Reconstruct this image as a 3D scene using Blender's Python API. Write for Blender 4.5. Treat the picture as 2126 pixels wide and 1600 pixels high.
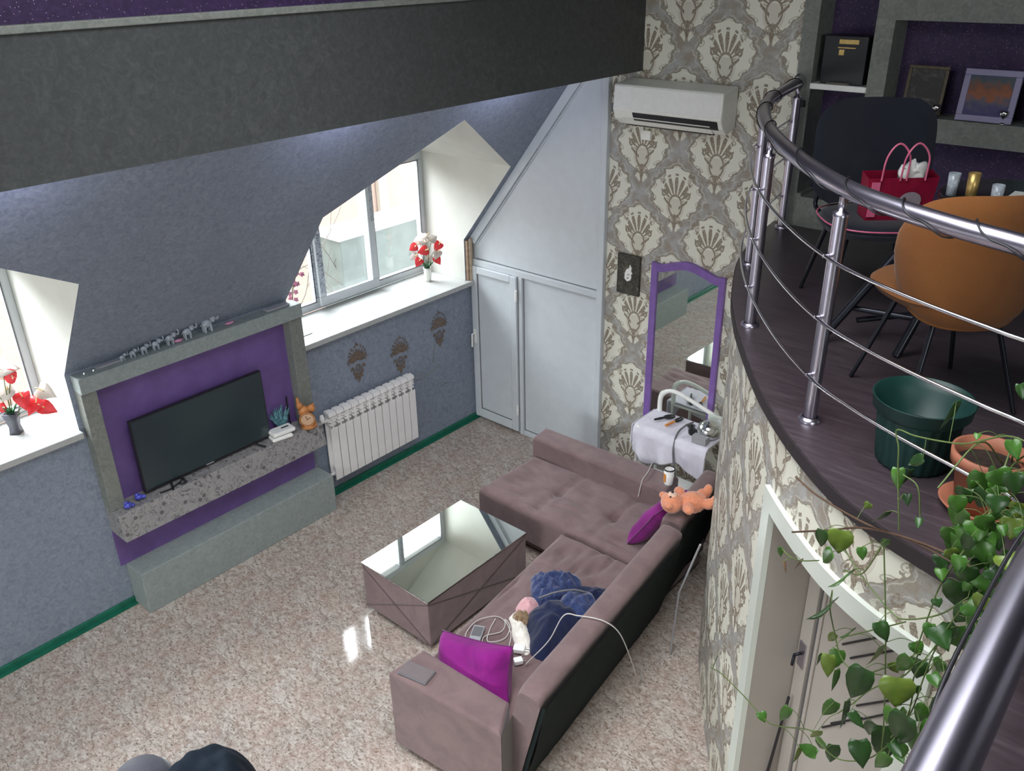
import bpy, math, random
from mathutils import Vector, Matrix, noise, geometry
random.seed(7)
PI = math.pi
D = bpy.data
SC = bpy.context.scene
COL = SC.collection
for o in list(D.objects):
    D.objects.remove(o)

# ------------------------------------------------------------------ camera
cd = D.cameras.new('camera')
cam = D.objects.new('camera', cd)
COL.objects.link(cam)
cam.location = (5.404, -5.611, 4.2)
a_, b_, c_ = -.72357, -.46295, -.018638
fw = Vector((math.sin(a_) * math.cos(b_), math.cos(a_) * math.cos(b_), math.sin(b_)))
rt = Vector((math.cos(a_), -math.sin(a_), 0))
up = rt.cross(fw)
r2 = rt * math.cos(c_) + up * math.sin(c_)
u2 = -rt * math.sin(c_) + up * math.cos(c_)
M = Matrix((r2, u2, -fw)).transposed().to_4x4()
M.translation = cam.location
cam.matrix_world = M
cd.sensor_fit = 'HORIZONTAL'
cd.sensor_width = 36
cd.lens = 36 * 1810 / 2126
cd.clip_start = .05
SC.camera = cam

# ------------------------------------------------------------------ world, lights, exposure
W = D.worlds.new('overcast')
SC.world = W
W.use_nodes = True
bg = W.node_tree.nodes['Background']
bg.inputs[0].default_value = (.92, .96, 1, 1)
bg.inputs[1].default_value = 1.45


def area(name, loc, target, sx, sy, power, color=(1, 1, 1), spread=PI):
    l = D.lights.new(name, 'AREA')
    l.shape = 'RECTANGLE'
    l.size, l.size_y, l.energy, l.color = sx, sy, power, color
    l.spread = spread
    o = D.objects.new(name, l)
    COL.objects.link(o)
    o.location = loc
    o.rotation_euler = (Vector(target) - Vector(loc)).to_track_quat('-Z', 'Y').to_euler()
    return o


SKY = (.9, .96, 1.0)
for yc, pw in ((-1.1, 50), (-4.7, 95), (-7.9, 140)):
    area('daylight_dormer', (-1.9, yc, 3.5), (0.2, yc, 1.9), 1.9, 1.6, pw, SKY, 2.0)
area('fill_light_near', (2.7, -9.6, 2.5), (2.5, -5, .2), 2.8, 1.6, 20, (.95, .99, .97), 1.25)  # added fill from behind the camera, through an unseen near-wall opening
area('fill_light_landing', (8.9, -6.2, 4.3), (5, -4, 3.2), 1.3, 1.3, 25, (.95, 1, .95))  # added fill that brightens the mezzanine; its window is unseen
area('fill_light_overhead', (3.7, -3.9, 5.05), (3.3, -3.3, 0), 2.2, 2.6, 25, (.97, .98, 1), 1.8)  # overhead fill added to brighten seats and floors from above
for y_, p_ in ((-.85, 1.6), (-2.3, 1.6), (-4.2, 1.6)):
    area('cove_light', (1.50, y_, 3.47), (1.1, y_, 3.35), .05, .5, p_, (.72, .74, 1))
vs = SC.view_settings
vs.view_transform = 'Standard'
vs.look = 'None'
vs.gamma = 1
vs.use_curve_mapping = False
vs.exposure = 1.45
SC.cycles.use_denoising = True
SC.cycles.max_bounces = 8
SC.cycles.diffuse_bounces = 5


# ------------------------------------------------------------------ node expressions
class X:
    def __init__(s, nt, k):
        s.nt, s.k = nt, k

    def m(s, op, b=None, c=None):
        n = s.nt.nodes.new('ShaderNodeMath')
        n.operation = op
        for i, q in enumerate((s, b, c)):
            if q is None:
                continue
            if isinstance(q, X):
                s.nt.links.new(q.k, n.inputs[i])
            else:
                n.inputs[i].default_value = q
        return X(s.nt, n.outputs[0])

    def __add__(s, b): return s.m('ADD', b)
    def __sub__(s, b): return s.m('SUBTRACT', b)
    def __mul__(s, b): return s.m('MULTIPLY', b)
    def __truediv__(s, b): return s.m('DIVIDE', b)
    def lt(s, b): return s.m('LESS_THAN', b)
    def gt(s, b): return s.m('GREATER_THAN', b)
    def abs(s): return s.m('ABSOLUTE')
    def mn(s, b): return s.m('MINIMUM', b)
    def mx(s, b): return s.m('MAXIMUM', b)


def hypot(a, b): return (a * a + b * b).m('SQRT')


class Mat:
    """small wrapper round one principled material"""

    def __init__(s, name, color=(.5, .5, .5), rough=.6, metal=0, spec=.5, coat=0, sheen=0):
        s.m = D.materials.new(name)
        s.m.use_nodes = True
        s.nt = s.m.node_tree
        s.b = s.nt.nodes['Principled BSDF']
        s.set('Base Color', (*color, 1))
        s.set('Roughness', rough)
        s.set('Metallic', metal)
        s.set('Specular IOR Level', spec)
        s.set('Coat Weight', coat)
        s.set('Sheen Weight', sheen)

    def set(s, k, v): s.b.inputs[k].default_value = v

    def co(s, kind='Object', scale=(1, 1, 1), rot=(0, 0, 0)):
        t = s.nt.nodes.new('ShaderNodeTexCoord')
        mp = s.nt.nodes.new('ShaderNodeMapping')
        mp.inputs['Scale'].default_value = scale
        mp.inputs['Rotation'].default_value = rot
        s.nt.links.new(t.outputs[kind], mp.inputs[0])
        return mp.outputs[0]

    def noise(s, co, scale, detail=3, rough=.55, dist=0):
        n = s.nt.nodes.new('ShaderNodeTexNoise')
        n.inputs['Scale'].default_value = scale
        n.inputs['Detail'].default_value = detail
        n.inputs['Roughness'].default_value = rough
        n.inputs['Distortion'].default_value = dist
        s.nt.links.new(co, n.inputs['Vector'])
        return n.outputs[0]

    def voro(s, co, scale, feature='F1', out=0):
        n = s.nt.nodes.new('ShaderNodeTexVoronoi')
        n.feature = feature
        n.inputs['Scale'].default_value = scale
        s.nt.links.new(co, n.inputs['Vector'])
        return n.outputs[out]

    def ramp(s, fac, stops, interp='LINEAR'):
        n = s.nt.nodes.new('ShaderNodeValToRGB')
        cr = n.color_ramp
        cr.interpolation = interp
        while len(cr.elements) < len(stops):
            cr.elements.new(.5)
        for e, (p, c) in zip(cr.elements, stops):
            e.position = p
            e.color = (*c, 1) if len(c) == 3 else c
        s.nt.links.new(fac, n.inputs[0])
        return n.outputs[0]

    def mix(s, fac, a, b, mode='MIX'):
        n = s.nt.nodes.new('ShaderNodeMix')
        n.data_type = 'RGBA'
        n.blend_type = mode
        for i, q in ((0, fac), (6, a), (7, b)):
            if isinstance(q, X):
                q = q.k
            if hasattr(q, 'links'):
                s.nt.links.new(q, n.inputs[i])
            elif isinstance(q, tuple):
                n.inputs[i].default_value = (*q, 1)
            else:
                n.inputs[i].default_value = q
        return n.outputs[2]

    def col(s, c):
        s.nt.links.new(c, s.b.inputs['Base Color'])
        return s

    def bump(s, h, strength=.2, dist=.01):
        n = s.nt.nodes.new('ShaderNodeBump')
        n.inputs['Strength'].default_value = strength
        n.inputs['Distance'].default_value = dist
        s.nt.links.new(h, n.inputs['Height'])
        s.nt.links.new(n.outputs[0], s.b.inputs['Normal'])
        return s

    def x(s, k): return X(s.nt, k)


def plain(name, color, rough=.6, var=.12, scale=30, bump=0, **k):
    """one colour with a slight procedural mottle"""
    m = Mat(name, color, rough, **k)
    co = m.co()
    n = m.noise(co, scale, 3)
    lo = tuple(c * (1 - var) for c in color)
    hi = tuple(min(1, c * (1 + var)) for c in color)
    m.col(m.ramp(n, [(.3, lo), (.7, hi)]))
    if bump:
        m.bump(n, bump, .004)
    return m.m


def plaster(name, base, fleck, dark, glitter=0):
    m = Mat(name, base, .55, spec=.35)
    co = m.co()
    n1 = m.noise(co, 26, 5, .7, 1.2)
    n2 = m.noise(co, 2.0, 2)
    c = m.ramp(n1, [(.32, dark), (.5, base), (.68, fleck)])
    c = m.mix(m.ramp(n2, [(.35, (.25,) * 3), (.7, (0,) * 3)]), c, dark)
    m.col(c)
    if glitter:
        v = m.voro(co, 70)
        g = m.ramp(v, [(.0, (1,) * 3), (glitter, (0,) * 3)], 'CONSTANT')
        m.col(m.mix(g, c, (.55, .5, .62)))
    m.bump(n1, .25, .003)
    return m.m


def damask(name, tone=1.22):
    m = Mat(name, rough=.5, spec=.4)
    uv = m.co('UV')
    sp = m.nt.nodes.new('ShaderNodeSeparateXYZ')
    m.nt.links.new(uv, sp.inputs[0])
    ux, vy = m.x(sp.outputs[0]), m.x(sp.outputs[1])
    nz = m.x(m.noise(uv, 22, 2)) - .5
    nz2 = m.x(m.noise(uv, 60, 2)) - .5
    w, h = .62, .67

    def wrap(a, p, o):
        return (a - o).m('WRAP', p / 2, -p / 2)
    ua, va = wrap(ux, w, 1.79), wrap(vy, h, 2.226)
    ub, vb = wrap(ux, w, 1.79 + w / 2), wrap(vy, h, 2.226 + h / 2)
    og = (va * (2 * PI / h)).m('COSINE') * .5 + .5
    f = ua.abs() * (2 / w) - og
    sel = f.gt(0)
    u = (ua + (ub - ua) * sel).abs()
    v = va + (vb - va) * sel
    e = f.abs() + nz * .16 + nz2 * .06 + ((v * 75).m('SINE') * (u * 60).m('COSINE')) * .05
    bell = v + .03
    thr = (va * (2 * PI / h)).m('COSINE').abs() * .13 + .15 + (v * 37.4).m('SINE').abs() * .05
    dd = e - thr
    cream = dd.gt(0)
    line = (dd - .005).abs().lt(.022)
    line2 = (dd + .09).abs().lt(.018)
    t1 = (f.abs() - thr) * (w / 2)
    t2 = vy.m('WRAP', .042, -.042)
    curl = ((hypot(t1 - .008, t2) - .019).abs().lt(.0038)).mx(hypot(t1 - .008, t2).lt(.006))
    veinb = (m.x(m.noise(uv, 34, 2, .5, 1.6)) - .5).abs().lt(.022) * dd.lt(-.02)
    # motif: fan, bulb, scrolls, tail
    vv = v + .06
    rho = hypot(u, vv)
    th = u.m('ARCTAN2', vv)
    R = (th * th) * -.068 + .19
    pr = (rho - .115) / .07
    petals = rho.lt(R) * ((th * 9.5).m('COSINE').abs() - pr * pr * .35).gt(.5) * th.lt(1.3) * rho.gt(.05)
    dots = ((rho - R) - .017).abs().lt(.008) * (th * 9.5).m('COSINE').abs().gt(.80) * th.lt(1.2)
    eb = hypot(u / .052, (v + .085) / .075)
    bulb = eb.lt(1.5) * v.lt(-.03)
    bl = (eb - 1.05).abs().lt(.12)
    sc = hypot(u - .092, v + .0)
    scroll = (sc - .022).abs().lt(.008) * (v + u * .6).gt(.035)
    arm = ((u - .03) * .9 - (v + .1)).abs().lt(.012) * u.gt(.03) * u.lt(.1)
    tl = hypot((u - .045 + (v + .2) * .5) / .02, (v + .2) / .045)
    tail = tl.lt(1) * (tl - .55).abs().gt(.15)
    tip = hypot(u / .016, (v + .205) / .06).lt(1)
    lf = hypot((u - .12) / .03, (v - .09 - u * .3) / .06)
    leaf = lf.lt(1) * (nz2 + .02).gt(0)
    spike = u.lt(.007 + .0) * v.gt(.12) * v.lt(.2)
    heart = hypot((u - .035) / .026, (v + .255) / .04).lt(1) * v.gt(-.30)
    brown = (curl * .6).mx(veinb * .35).mx(petals).mx(dots).mx(scroll).mx(arm).mx(tail).mx(tip).mx(leaf * .7).mx(bl)
    t = tone
    cr = (.60 * t, .59 * t, .51 * t)
    gy = m.ramp(m.noise(uv, 12, 3), [(.38, (.33 * t, .33 * t, .325 * t)), (.6, (.26 * t, .23 * t, .19 * t))])
    c = m.mix(cream, gy, cr)
    c = m.mix(spike.mx(heart), c, cr)
    c = m.mix(line * .85, c, (.20 * t, .175 * t, .13 * t))
    c = m.mix(line2 * .6, c, (.5 * t, .49 * t, .43 * t))
    c = m.mix(bulb * .35, c, (.36 * t, .31 * t, .25 * t))
    fine = m.noise(uv, 120, 2)
    br = m.ramp(fine, [(.42, (.11 * t, .085 * t, .055 * t)), (.64, (.33 * t, .27 * t, .21 * t))])
    c = m.mix(brown * .9, c, br)
    m.col(c)
    m.bump((brown + cream * .5).k, .12, .002)
    return m.m


def floor_tile_mat():
    m = Mat('glazed_marbled_tile', rough=.07, spec=.5)
    co = m.co()
    st = m.co(scale=(1, 1.7, 1), rot=(0, 0, .5))
    d1 = m.noise(co, 5, 3)
    warp = m.nt.nodes.new('ShaderNodeVectorMath')
    warp.operation = 'ADD'
    sc = m.nt.nodes.new('ShaderNodeVectorMath')
    sc.operation = 'SCALE'
    nz = m.nt.nodes.new('ShaderNodeTexNoise')
    nz.inputs['Scale'].default_value = 9
    m.nt.links.new(st, nz.inputs[0])
    m.nt.links.new(nz.outputs['Color'], sc.inputs[0])
    sc.inputs['Scale'].default_value = .22
    m.nt.links.new(st, warp.inputs[0])
    m.nt.links.new(sc.outputs[0], warp.inputs[1])
    wv = warp.outputs[0]
    n1 = m.noise(wv, 17, 5, .62, .9)
    base = m.ramp(n1, [(.28, (.17, .135, .115)), (.42, (.29, .245, .215)), (.52, (.37, .325, .295)), (.62, (.45, .41, .38)), (.76, (.53, .50, .465))])
    pink = m.ramp(d1, [(.42, (0,) * 3), (.62, (.42,) * 3)])
    base = m.mix(pink, base, (.36, .25, .21))
    n2 = m.x(m.noise(wv, 11, 3, .5, 1.6)) - .5
    ridge = m.ramp((n2.abs()).k, [(0, (.6,) * 3), (.018, (.4,) * 3), (.045, (0,) * 3)])
    base = m.mix(ridge, base, (.58, .545, .505))
    n4 = m.noise(st, 36, 3, .6, .4)
    s = m.ramp(n4, [(.56, (0,) * 3), (.66, (.8,) * 3)])
    base = m.mix(s, base, (.13, .095, .07))
    n3 = m.ramp(m.noise(co, 55, 4, .7), [(.35, (.75,) * 3), (.65, (1.2,) * 3)])
    base = m.mix(.6, base, n3, 'MULTIPLY')
    base = m.mix(.999, base, (1.10, 1.09, 1.07), 'MULTIPLY')
    m.col(base)
    return m.m


def glassm():
    m = D.materials.new('window_glass')
    m.use_nodes = True
    nt = m.node_tree
    nt.nodes.clear()
    out = nt.nodes.new('ShaderNodeOutputMaterial')
    mx = nt.nodes.new('ShaderNodeMixShader')
    tr = nt.nodes.new('ShaderNodeBsdfTransparent')
    gl = nt.nodes.new('ShaderNodeBsdfGlossy')
    gl.inputs['Roughness'].default_value = .0
    lw = nt.nodes.new('ShaderNodeLayerWeight')
    lw.inputs[0].default_value = .5
    fr = X(nt, lw.outputs['Facing']).m('POWER', 4.0) * .8 + .04
    nt.links.new(fr.k, mx.inputs[0])
    nt.links.new(tr.outputs[0], mx.inputs[1])
    nt.links.new(gl.outputs[0], mx.inputs[2])
    nt.links.new(mx.outputs[0], out.inputs[0])
    return m


G = {}
G['wallgrey'] = plaster('grey_wallpaper', (.235, .272, .335), (.30, .335, .40), (.175, .20, .255))
G['beamgrey'] = plaster('dark_grey_wallpaper', (.058, .062, .062), (.078, .082, .082), (.044, .047, .047))
G['framegrey'] = plaster('grey_green_plaster', (.27, .31, .30), (.32, .36, .34), (.22, .255, .245))
G['nichegrey'] = plaster('grey_plaster', (.20, .21, .19), (.25, .26, .24), (.15, .16, .145))
G['purple'] = plain('violet_paint', (.145, .085, .26), .45, .12, 8)
G['glitter'] = plaster('violet_glitter_wallpaper', (.04, .02, .07), (.06, .03, .10), (.025, .014, .045), .10)
G['damask'] = damask('damask_wallpaper')
G['white'] = plain('white_plastic', (.56, .60, .63), .35, .03, 10)
G['whitepaint'] = plain('white_paint', (.62, .63, .58), .7, .03, 6)
G['sill'] = plain('white_laminate_sill', (.42, .43, .42), .25, .05, 40)
G['whitemetal'] = plain('white_enamel', (.82, .80, .79), .35, .02, 10)
G['tile'] = floor_tile_mat()
G['grout'] = plain('grey_grout', (.20, .18, .165), .8)
G['green'] = plain('green_tape', (.01, .13, .08), .4, .2, 14)
G['glass'] = glassm()
m = Mat('mirror_glass', (.78, .82, .78), .02, 1)
G['mirror'] = m.m
m = Mat('brushed_steel', (.50, .47, .56), .30, 1)
m.bump(m.noise(m.co(scale=(40, 40, 2)), 20, 2), .05, .001)
G['steel'] = m.m
G['steelbar'] = plain('polished_steel', (.8, .78, .8), .18, .04, 30, metal=1)
G['black'] = plain('black_plastic', (.012, .012, .015), .4)
G['blackmetal'] = plain('black_metal', (.02, .022, .03), .3, metal=.6)
m = Mat('dark_screen', (.012, .022, .028), .22, spec=.6)
m.col(m.ramp(m.noise(m.co(), 2, 1), [(.3, (.020, .034, .042)), (.7, (.03, .048, .052))]))  # glare on the television is lifted into this base colour
G['screen'] = m.m


def fabric(name, c, c2, scale=9, bump=.25, sheen=.35, rough=.9):
    m = Mat(name, c, rough, spec=.2, sheen=sheen)
    co = m.co()
    n = m.noise(co, scale, 4, .6, .6)
    f = m.noise(co, 160, 2)
    m.col(m.mix(.25, m.ramp(n, [(.35, c), (.65, c2)]), m.ramp(f, [(.3, c), (.7, c2)])))
    m.bump(f, bump, .002)
    return m.m


G['suede'] = fabric('mauve_suede', (.15, .098, .10), (.205, .138, .137), 7, .2, .25)
G['sofaback'] = fabric('dark_green_backing_cloth', (.010, .017, .018), (.016, .024, .024), 6, .1, .0)
G['taupe'] = fabric('taupe_cloth', (.13, .115, .10), (.16, .14, .125), 12, .2, .1)
G['magenta'] = fabric('magenta_velvet', (.16, .006, .14), (.27, .015, .22), 5, .2, .12)
G['navy'] = fabric('navy_fleece', (.018, .03, .095), (.045, .065, .17), 45, .7, .3)
G['navydark'] = fabric('navy_jersey', (.009, .014, .045), (.014, .02, .06), 10, .2, .2)
G['coat'] = fabric('dark_navy_cloth', (.006, .011, .02), (.011, .019, .03), 8, .3, .0)
G['pink'] = fabric('pink_cloth', (.6, .3, .33), (.68, .4, .42), 20, .3)
G['towel'] = fabric('white_cloth', (.62, .60, .68), (.72, .70, .78), 12, .3, .1)
G['bear'] = fabric('orange_plush', (.62, .20, .10), (.78, .33, .19), 60, 1, .6)
G['bearpale'] = fabric('cream_plush', (.72, .48, .36), (.8, .58, .46), 60, .8, .5)
G['orange'] = fabric('tan_velvet', (.145, .052, .013), (.20, .076, .02), 3, .1, .15)
G['blackvelvet'] = fabric('black_velvet', (.010, .012, .020), (.016, .018, .028), 4, .1, .25)
G['violet'] = plain('violet_gloss', (.215, .12, .38), .35, .1, 12)
m = Mat('dark_laminate', (.05, .04, .05), .32)
co = m.co(scale=(1, 8, 1), rot=(0, 0, .35))
m.col(m.ramp(m.noise(co, 5, 5, .65, .5), [(.3, (.036, .026, .031)), (.55, (.052, .039, .046)), (.75, (.08, .064, .072))]))
G['laminate'] = m.m
G['slabedge'] = plain('dark_edge_strip', (.02, .014, .017), .75)
G['doorgrey'] = plain('greige_door_paint', (.42, .385, .35), .5, .03, 6)
G['trimwhite'] = plain('white_door_trim', (.62, .66, .60), .45, .02, 6)
G['leaf'] = None
G['stem'] = plain('green_stem', (.10, .15, .04), .5)
G['stembrown'] = plain('brown_stem', (.09, .05, .03), .6)
for k_, a__, b__ in (('leaf', (.03, .10, .012), (.06, .17, .02)), ('leafdark', (.012, .045, .008), (.025, .08, .014)),
                     ('leafyellow', (.09, .15, .02), (.15, .22, .03)), ('leafbrown', (.14, .08, .04), (.2, .12, .07))):
    m = Mat(k_ + '_green', a__, .35, spec=.45)
    m.col(m.ramp(m.noise(m.co(), 14, 3), [(.3, a__), (.7, b__)]))
    m.set('Transmission Weight', 0)
    G[k_] = m.m
G['terracotta'] = plain('terracotta', (.36, .13, .075), .6, .12, 12)
G['soil'] = plain('potting_soil', (.02, .012, .008), .95, .5, 60, .6)
G['potgreen'] = plain('dark_green_plastic', (.005, .038, .033), .45, .1, 8)
G['white2'] = plain('glossy_white', (.84, .84, .81), .25, .03)
G['vase'] = plain('white_porcelain', (.84, .84, .78), .3, .04)
G['vasegrey'] = plain('grey_ceramic', (.09, .09, .11), .45, .1)
G['red'] = plain('red_petal', (.78, .03, .04), .4, .15, 20)
G['palepetal'] = plain('pale_petal', (.62, .55, .5), .5, .12, 20)
G['pinkpetal'] = plain('pink_petal', (.72, .32, .48), .5, .3, 30)
G['spadix'] = plain('cream_spadix', (.8, .62, .35), .6)
G['fakegreen'] = plain('artificial_green_leaf', (.03, .12, .05), .5, .3, 20)
G['cord'] = plain('white_cable', (.55, .52, .5), .45, .03)
G['amber'] = plain('carved_amber_wood', (.5, .2, .06), .45, .25, 40, .4)
G['clockface'] = plain('pale_wood_clock_face', (.55, .35, .22), .5, .1, 30)
G['blueglass'] = plain('blue_crystal', (.07, .08, .45), .08, .3, 20)
G['crystal'] = plain('grey_crystal', (.35, .39, .43), .12, .3, 60)
G['teal'] = plain('teal_feathers', (.10, .24, .28), .5, .7, 50)
G['gold'] = plain('brushed_gold', (.6, .42, .15), .35, .2, 20, metal=.7)
G['greyplastic'] = plain('grey_plastic', (.13, .13, .14), .5, .06)
G['lightgrey'] = plain('light_grey_plastic', (.34, .34, .36), .4, .05)
G['fluff'] = fabric('white_fluff', (.75, .70, .62), (.9, .87, .8), 50, 1)
G['brownfluff'] = fabric('brown_fluff', (.14, .08, .04), (.4, .27, .16), 35, 1)
G['orangeplastic'] = plain('orange_plastic', (.7, .27, .05), .4, .1)
G['silver'] = plain('hammered_silver', (.7, .72, .7), .2, .08, 30, metal=1)
G['redbag'] = plain('crimson_gift_bag', (.25, .008, .035), .3, .15)
G['pinkbag'] = plain('pink_ribbon', (.65, .14, .25), .35, .1)
G['paleprint'] = plain('pale_print', (.32, .27, .3), .6, .1)
G['lilacframe'] = plain('lilac_frame', (.28, .25, .40), .5, .05)
G['peach'] = plain('peach_stucco', (.50, .37, .31), .9, .05, 4)
G['beige'] = plain('beige_boards', (.46, .42, .35), .9, .05, 4)
G['outgrey'] = plain('grey_green_metal', (.19, .23, .21), .5, .1, 6)
G['twig'] = plain('dry_twigs', (.20, .19, .16), .9, .2)
G['tape'] = None
m = Mat('printed_protective_film', (.4, .44, .5), .4)
co = m.co(scale=(1, 1, 1))
m.col(m.ramp(m.noise(co, 55, 3, .7, 1.5), [(.44, (.16, .18, .24)), (.52, (.5, .56, .62)), (.7, (.62, .67, .72))]))
G['tape'] = m.m
m = Mat('floral_relief_paper', rough=.6)
co = m.co()
c = m.ramp(m.noise(co, 30, 4), [(.3, (.24, .235, .235)), (.7, (.31, .30, .295))])
v = m.voro(co, 11, 'SMOOTH_F1')
wv = m.ramp(m.noise(co, 9, 2, .4, 2.8), [(.49, (0,) * 3), (.52, (.9,) * 3), (.55, (0,) * 3)])
c = m.mix(wv, c, (.045, .038, .042))
v = m.ramp(m.voro(co, 13), [(0, (.8,) * 3), (.2, (0,) * 3)], 'CONSTANT')
m.col(m.mix(v, c, (.085, .07, .075)))
G['floral'] = m.m
m = Mat('painting', rough=.6)
co = m.co()
sp = m.nt.nodes.new('ShaderNodeSeparateXYZ')
m.nt.links.new(co, sp.inputs[0])
zz = (m.x(sp.outputs[2]) - 3.30) * 4.2 + (m.x(m.noise(co, 22, 4)) - .5) * .7
m.col(m.ramp(zz.k, [(.15, (.05, .045, .14)), (.35, (.10, .09, .13)), (.5, (.28, .09, .035)), (.65, (.2, .07, .04)), (.8, (.06, .08, .09)), (1, (.05, .06, .12))]))
G['painting'] = m.m
m = Mat('dark_photo', rough=.35)
m.col(m.ramp(m.noise(m.co(), 16, 3, .6, 1), [(.45, (.015, .012, .012)), (.6, (.05, .04, .035)), (.72, (.2, .19, .18))]))
G['photo'] = m.m


# ------------------------------------------------------------------ mesh helpers
class MB:
    def __init__(s):
        s.v, s.f, s.sm, s.uv = [], [], [], {}

    def add(s, vs, fs, smooth=False, mat=None):
        n = len(s.v)
        s.v += [tuple(p) for p in vs] if mat is None else [tuple(mat @ Vector(p)) for p in vs]
        s.f += [tuple(i + n for i in f) for f in fs]
        s.sm += [smooth] * len(fs)
        return s

    def box(s, x0, x1, y0, y1, z0, z1, mat=None):
        return s.add([(x, y, z) for x in (x0, x1) for y in (y0, y1) for z in (z0, z1)],
                     [(0, 1, 3, 2), (4, 6, 7, 5), (0, 4, 5, 1), (2, 3, 7, 6), (0, 2, 6, 4), (1, 5, 7, 3)], mat=mat)

    def prism(s, poly, z0, z1, mat=None):
        n = len(poly)
        vs = [(x, y, z0) for x, y in poly] + [(x, y, z1) for x, y in poly]
        tr = geometry.tessellate_polygon([[Vector((x, y, 0)) for x, y in poly]])
        fs = [tuple(reversed(t)) for t in tr] + [tuple(i + n for i in t) for t in tr]
        fs += [(i, (i + 1) % n, (i + 1) % n + n, i + n) for i in range(n)]
        return s.add(vs, fs, mat=mat)

    def tube(s, path, r, n=8, cap=True, mat=None, closed=False):
        P = [Vector(p) for p in path]
        m = len(P)
        rr = r if isinstance(r, (list, tuple)) else [r] * m
        vs, fs = [], []
        nrm = None
        for i, p in enumerate(P):
            if closed:
                t = P[(i + 1) % m] - P[i - 1]
            else:
                t = P[min(i + 1, m - 1)] - P[max(i - 1, 0)]
            t.normalize()
            if nrm is None:
                nrm = t.orthogonal().normalized()
            nrm = (nrm - t * nrm.dot(t)).normalized()
            b = t.cross(nrm)
            for k in range(n):
                a = 2 * PI * k / n
                vs.append(p + (nrm * math.cos(a) + b * math.sin(a)) * rr[i])
        for i in range(m if closed else m - 1):
            j = (i + 1) % m
            for k in range(n):
                fs.append((i * n + k, i * n + (k + 1) % n, j * n + (k + 1) % n, j * n + k))
        s.add(vs, fs, True, mat)
        if cap and not closed:
            s.add(vs[:n], [tuple(reversed(range(n)))], False, mat)
            s.add(vs[-n:], [tuple(range(n))], False, mat)
        return s

    def lathe(s, prof, c=(0, 0, 0), n=24, mat=None, flute=0, fn=0):
        vs, fs = [], []
        for r, z in prof:
            for k in range(n):
                a = 2 * PI * k / n
                q = r * (1 + (flute * math.cos(fn * a) if flute else 0))
                vs.append((c[0] + q * math.cos(a), c[1] + q * math.sin(a), c[2] + z))
        for i in range(len(prof) - 1):
            for k in range(n):
                fs.append((i * n + k, i * n + (k + 1) % n, (i + 1) * n + (k + 1) % n, (i + 1) * n + k))
        return s.add(vs, fs, True, mat)

    def ball(s, c, r, nu=14, nv=8, mat=None):
        rx, ry, rz = r if isinstance(r, tuple) else (r, r, r)
        vs, fs = [], []
        for i in range(nv + 1):
            t = PI * i / nv
            for k in range(nu):
                a = 2 * PI * k / nu
                vs.append((c[0] + rx * math.sin(t) * math.cos(a), c[1] + ry * math.sin(t) * math.sin(a), c[2] + rz * math.cos(t)))
        for i in range(nv):
            for k in range(nu):
                fs.append((i * nu + k, (i + 1) * nu + k, (i + 1) * nu + (k + 1) % nu, i * nu + (k + 1) % nu))
        return s.add(vs, fs, True, mat)

    def grid(s, fn, nu, nv, smooth=True, mat=None, flip=False):
        vs = [fn(i / nu, j / nv) for j in range(nv + 1) for i in range(nu + 1)]
        fs = []
        for j in range(nv):
            for i in range(nu):
                a = j * (nu + 1) + i
                f = (a, a + 1, a + nu + 2, a + nu + 1)
                fs.append(tuple(reversed(f)) if flip else f)
        return s.add(vs, fs, smooth, mat)

    def build(s, name, mat, parent=None, bevel=0, uvfn=None, mods=()):
        me = D.meshes.new(name)
        me.from_pydata(s.v, [], s.f)
        me.polygons.foreach_set('use_smooth', s.sm)
        if uvfn:
            l = me.uv_layers.new(name='UVMap')
            for lp in me.loops:
                l.data[lp.index].uv = uvfn(me.vertices[lp.vertex_index].co)
        me.materials.append(mat)
        me.validate()
        me.update()
        o = D.objects.new(name, me)
        COL.objects.link(o)
        if bevel:
            b = o.modifiers.new('bevel', 'BEVEL')
            b.width = bevel
            b.segments = 2
            b.limit_method = 'ANGLE'
        if parent is not None:
            o.parent = parent
            q = parent
            while q.parent is not None:
                q = q.parent
            if parent.parent is None:
                o.location = -Vector(parent.location)
        return o


def tag(o, label, cat, group=None, kind=None):
    if label:
        o['label'] = label
    if cat:
        o['category'] = cat
    if group:
        o['group'] = group
    if kind:
        o['kind'] = kind
    return o


def thing(name, loc, label, cat, group=None, kind=None):
    o = D.objects.new(name, None)
    COL.objects.link(o)
    o.location = loc
    o.empty_display_size = .05
    return tag(o, label, cat, group, kind)


def struct(name, loc=(0, 0, 0)):
    o = D.objects.new(name, None)
    COL.objects.link(o)
    o.location = loc
    o['kind'] = 'structure'
    return o


def S(name, mb, mat, **k):
    o = mb.build(name, mat, **k)
    o['kind'] = 'structure'
    return o


def bx(*a):
    return MB().box(*a)


def copytree(o, dloc=(0, 0, 0), label=None, mats=None):
    r = o.copy()
    COL.objects.link(r)
    r.location = Vector(o.location) + Vector(dloc)
    if label:
        r['label'] = label
    for ch in o.children:
        c = ch.copy()
        COL.objects.link(c)
        c.parent = r
        for g in ch.children:
            d = g.copy()
            COL.objects.link(d)
            d.parent = c
    return r


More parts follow.
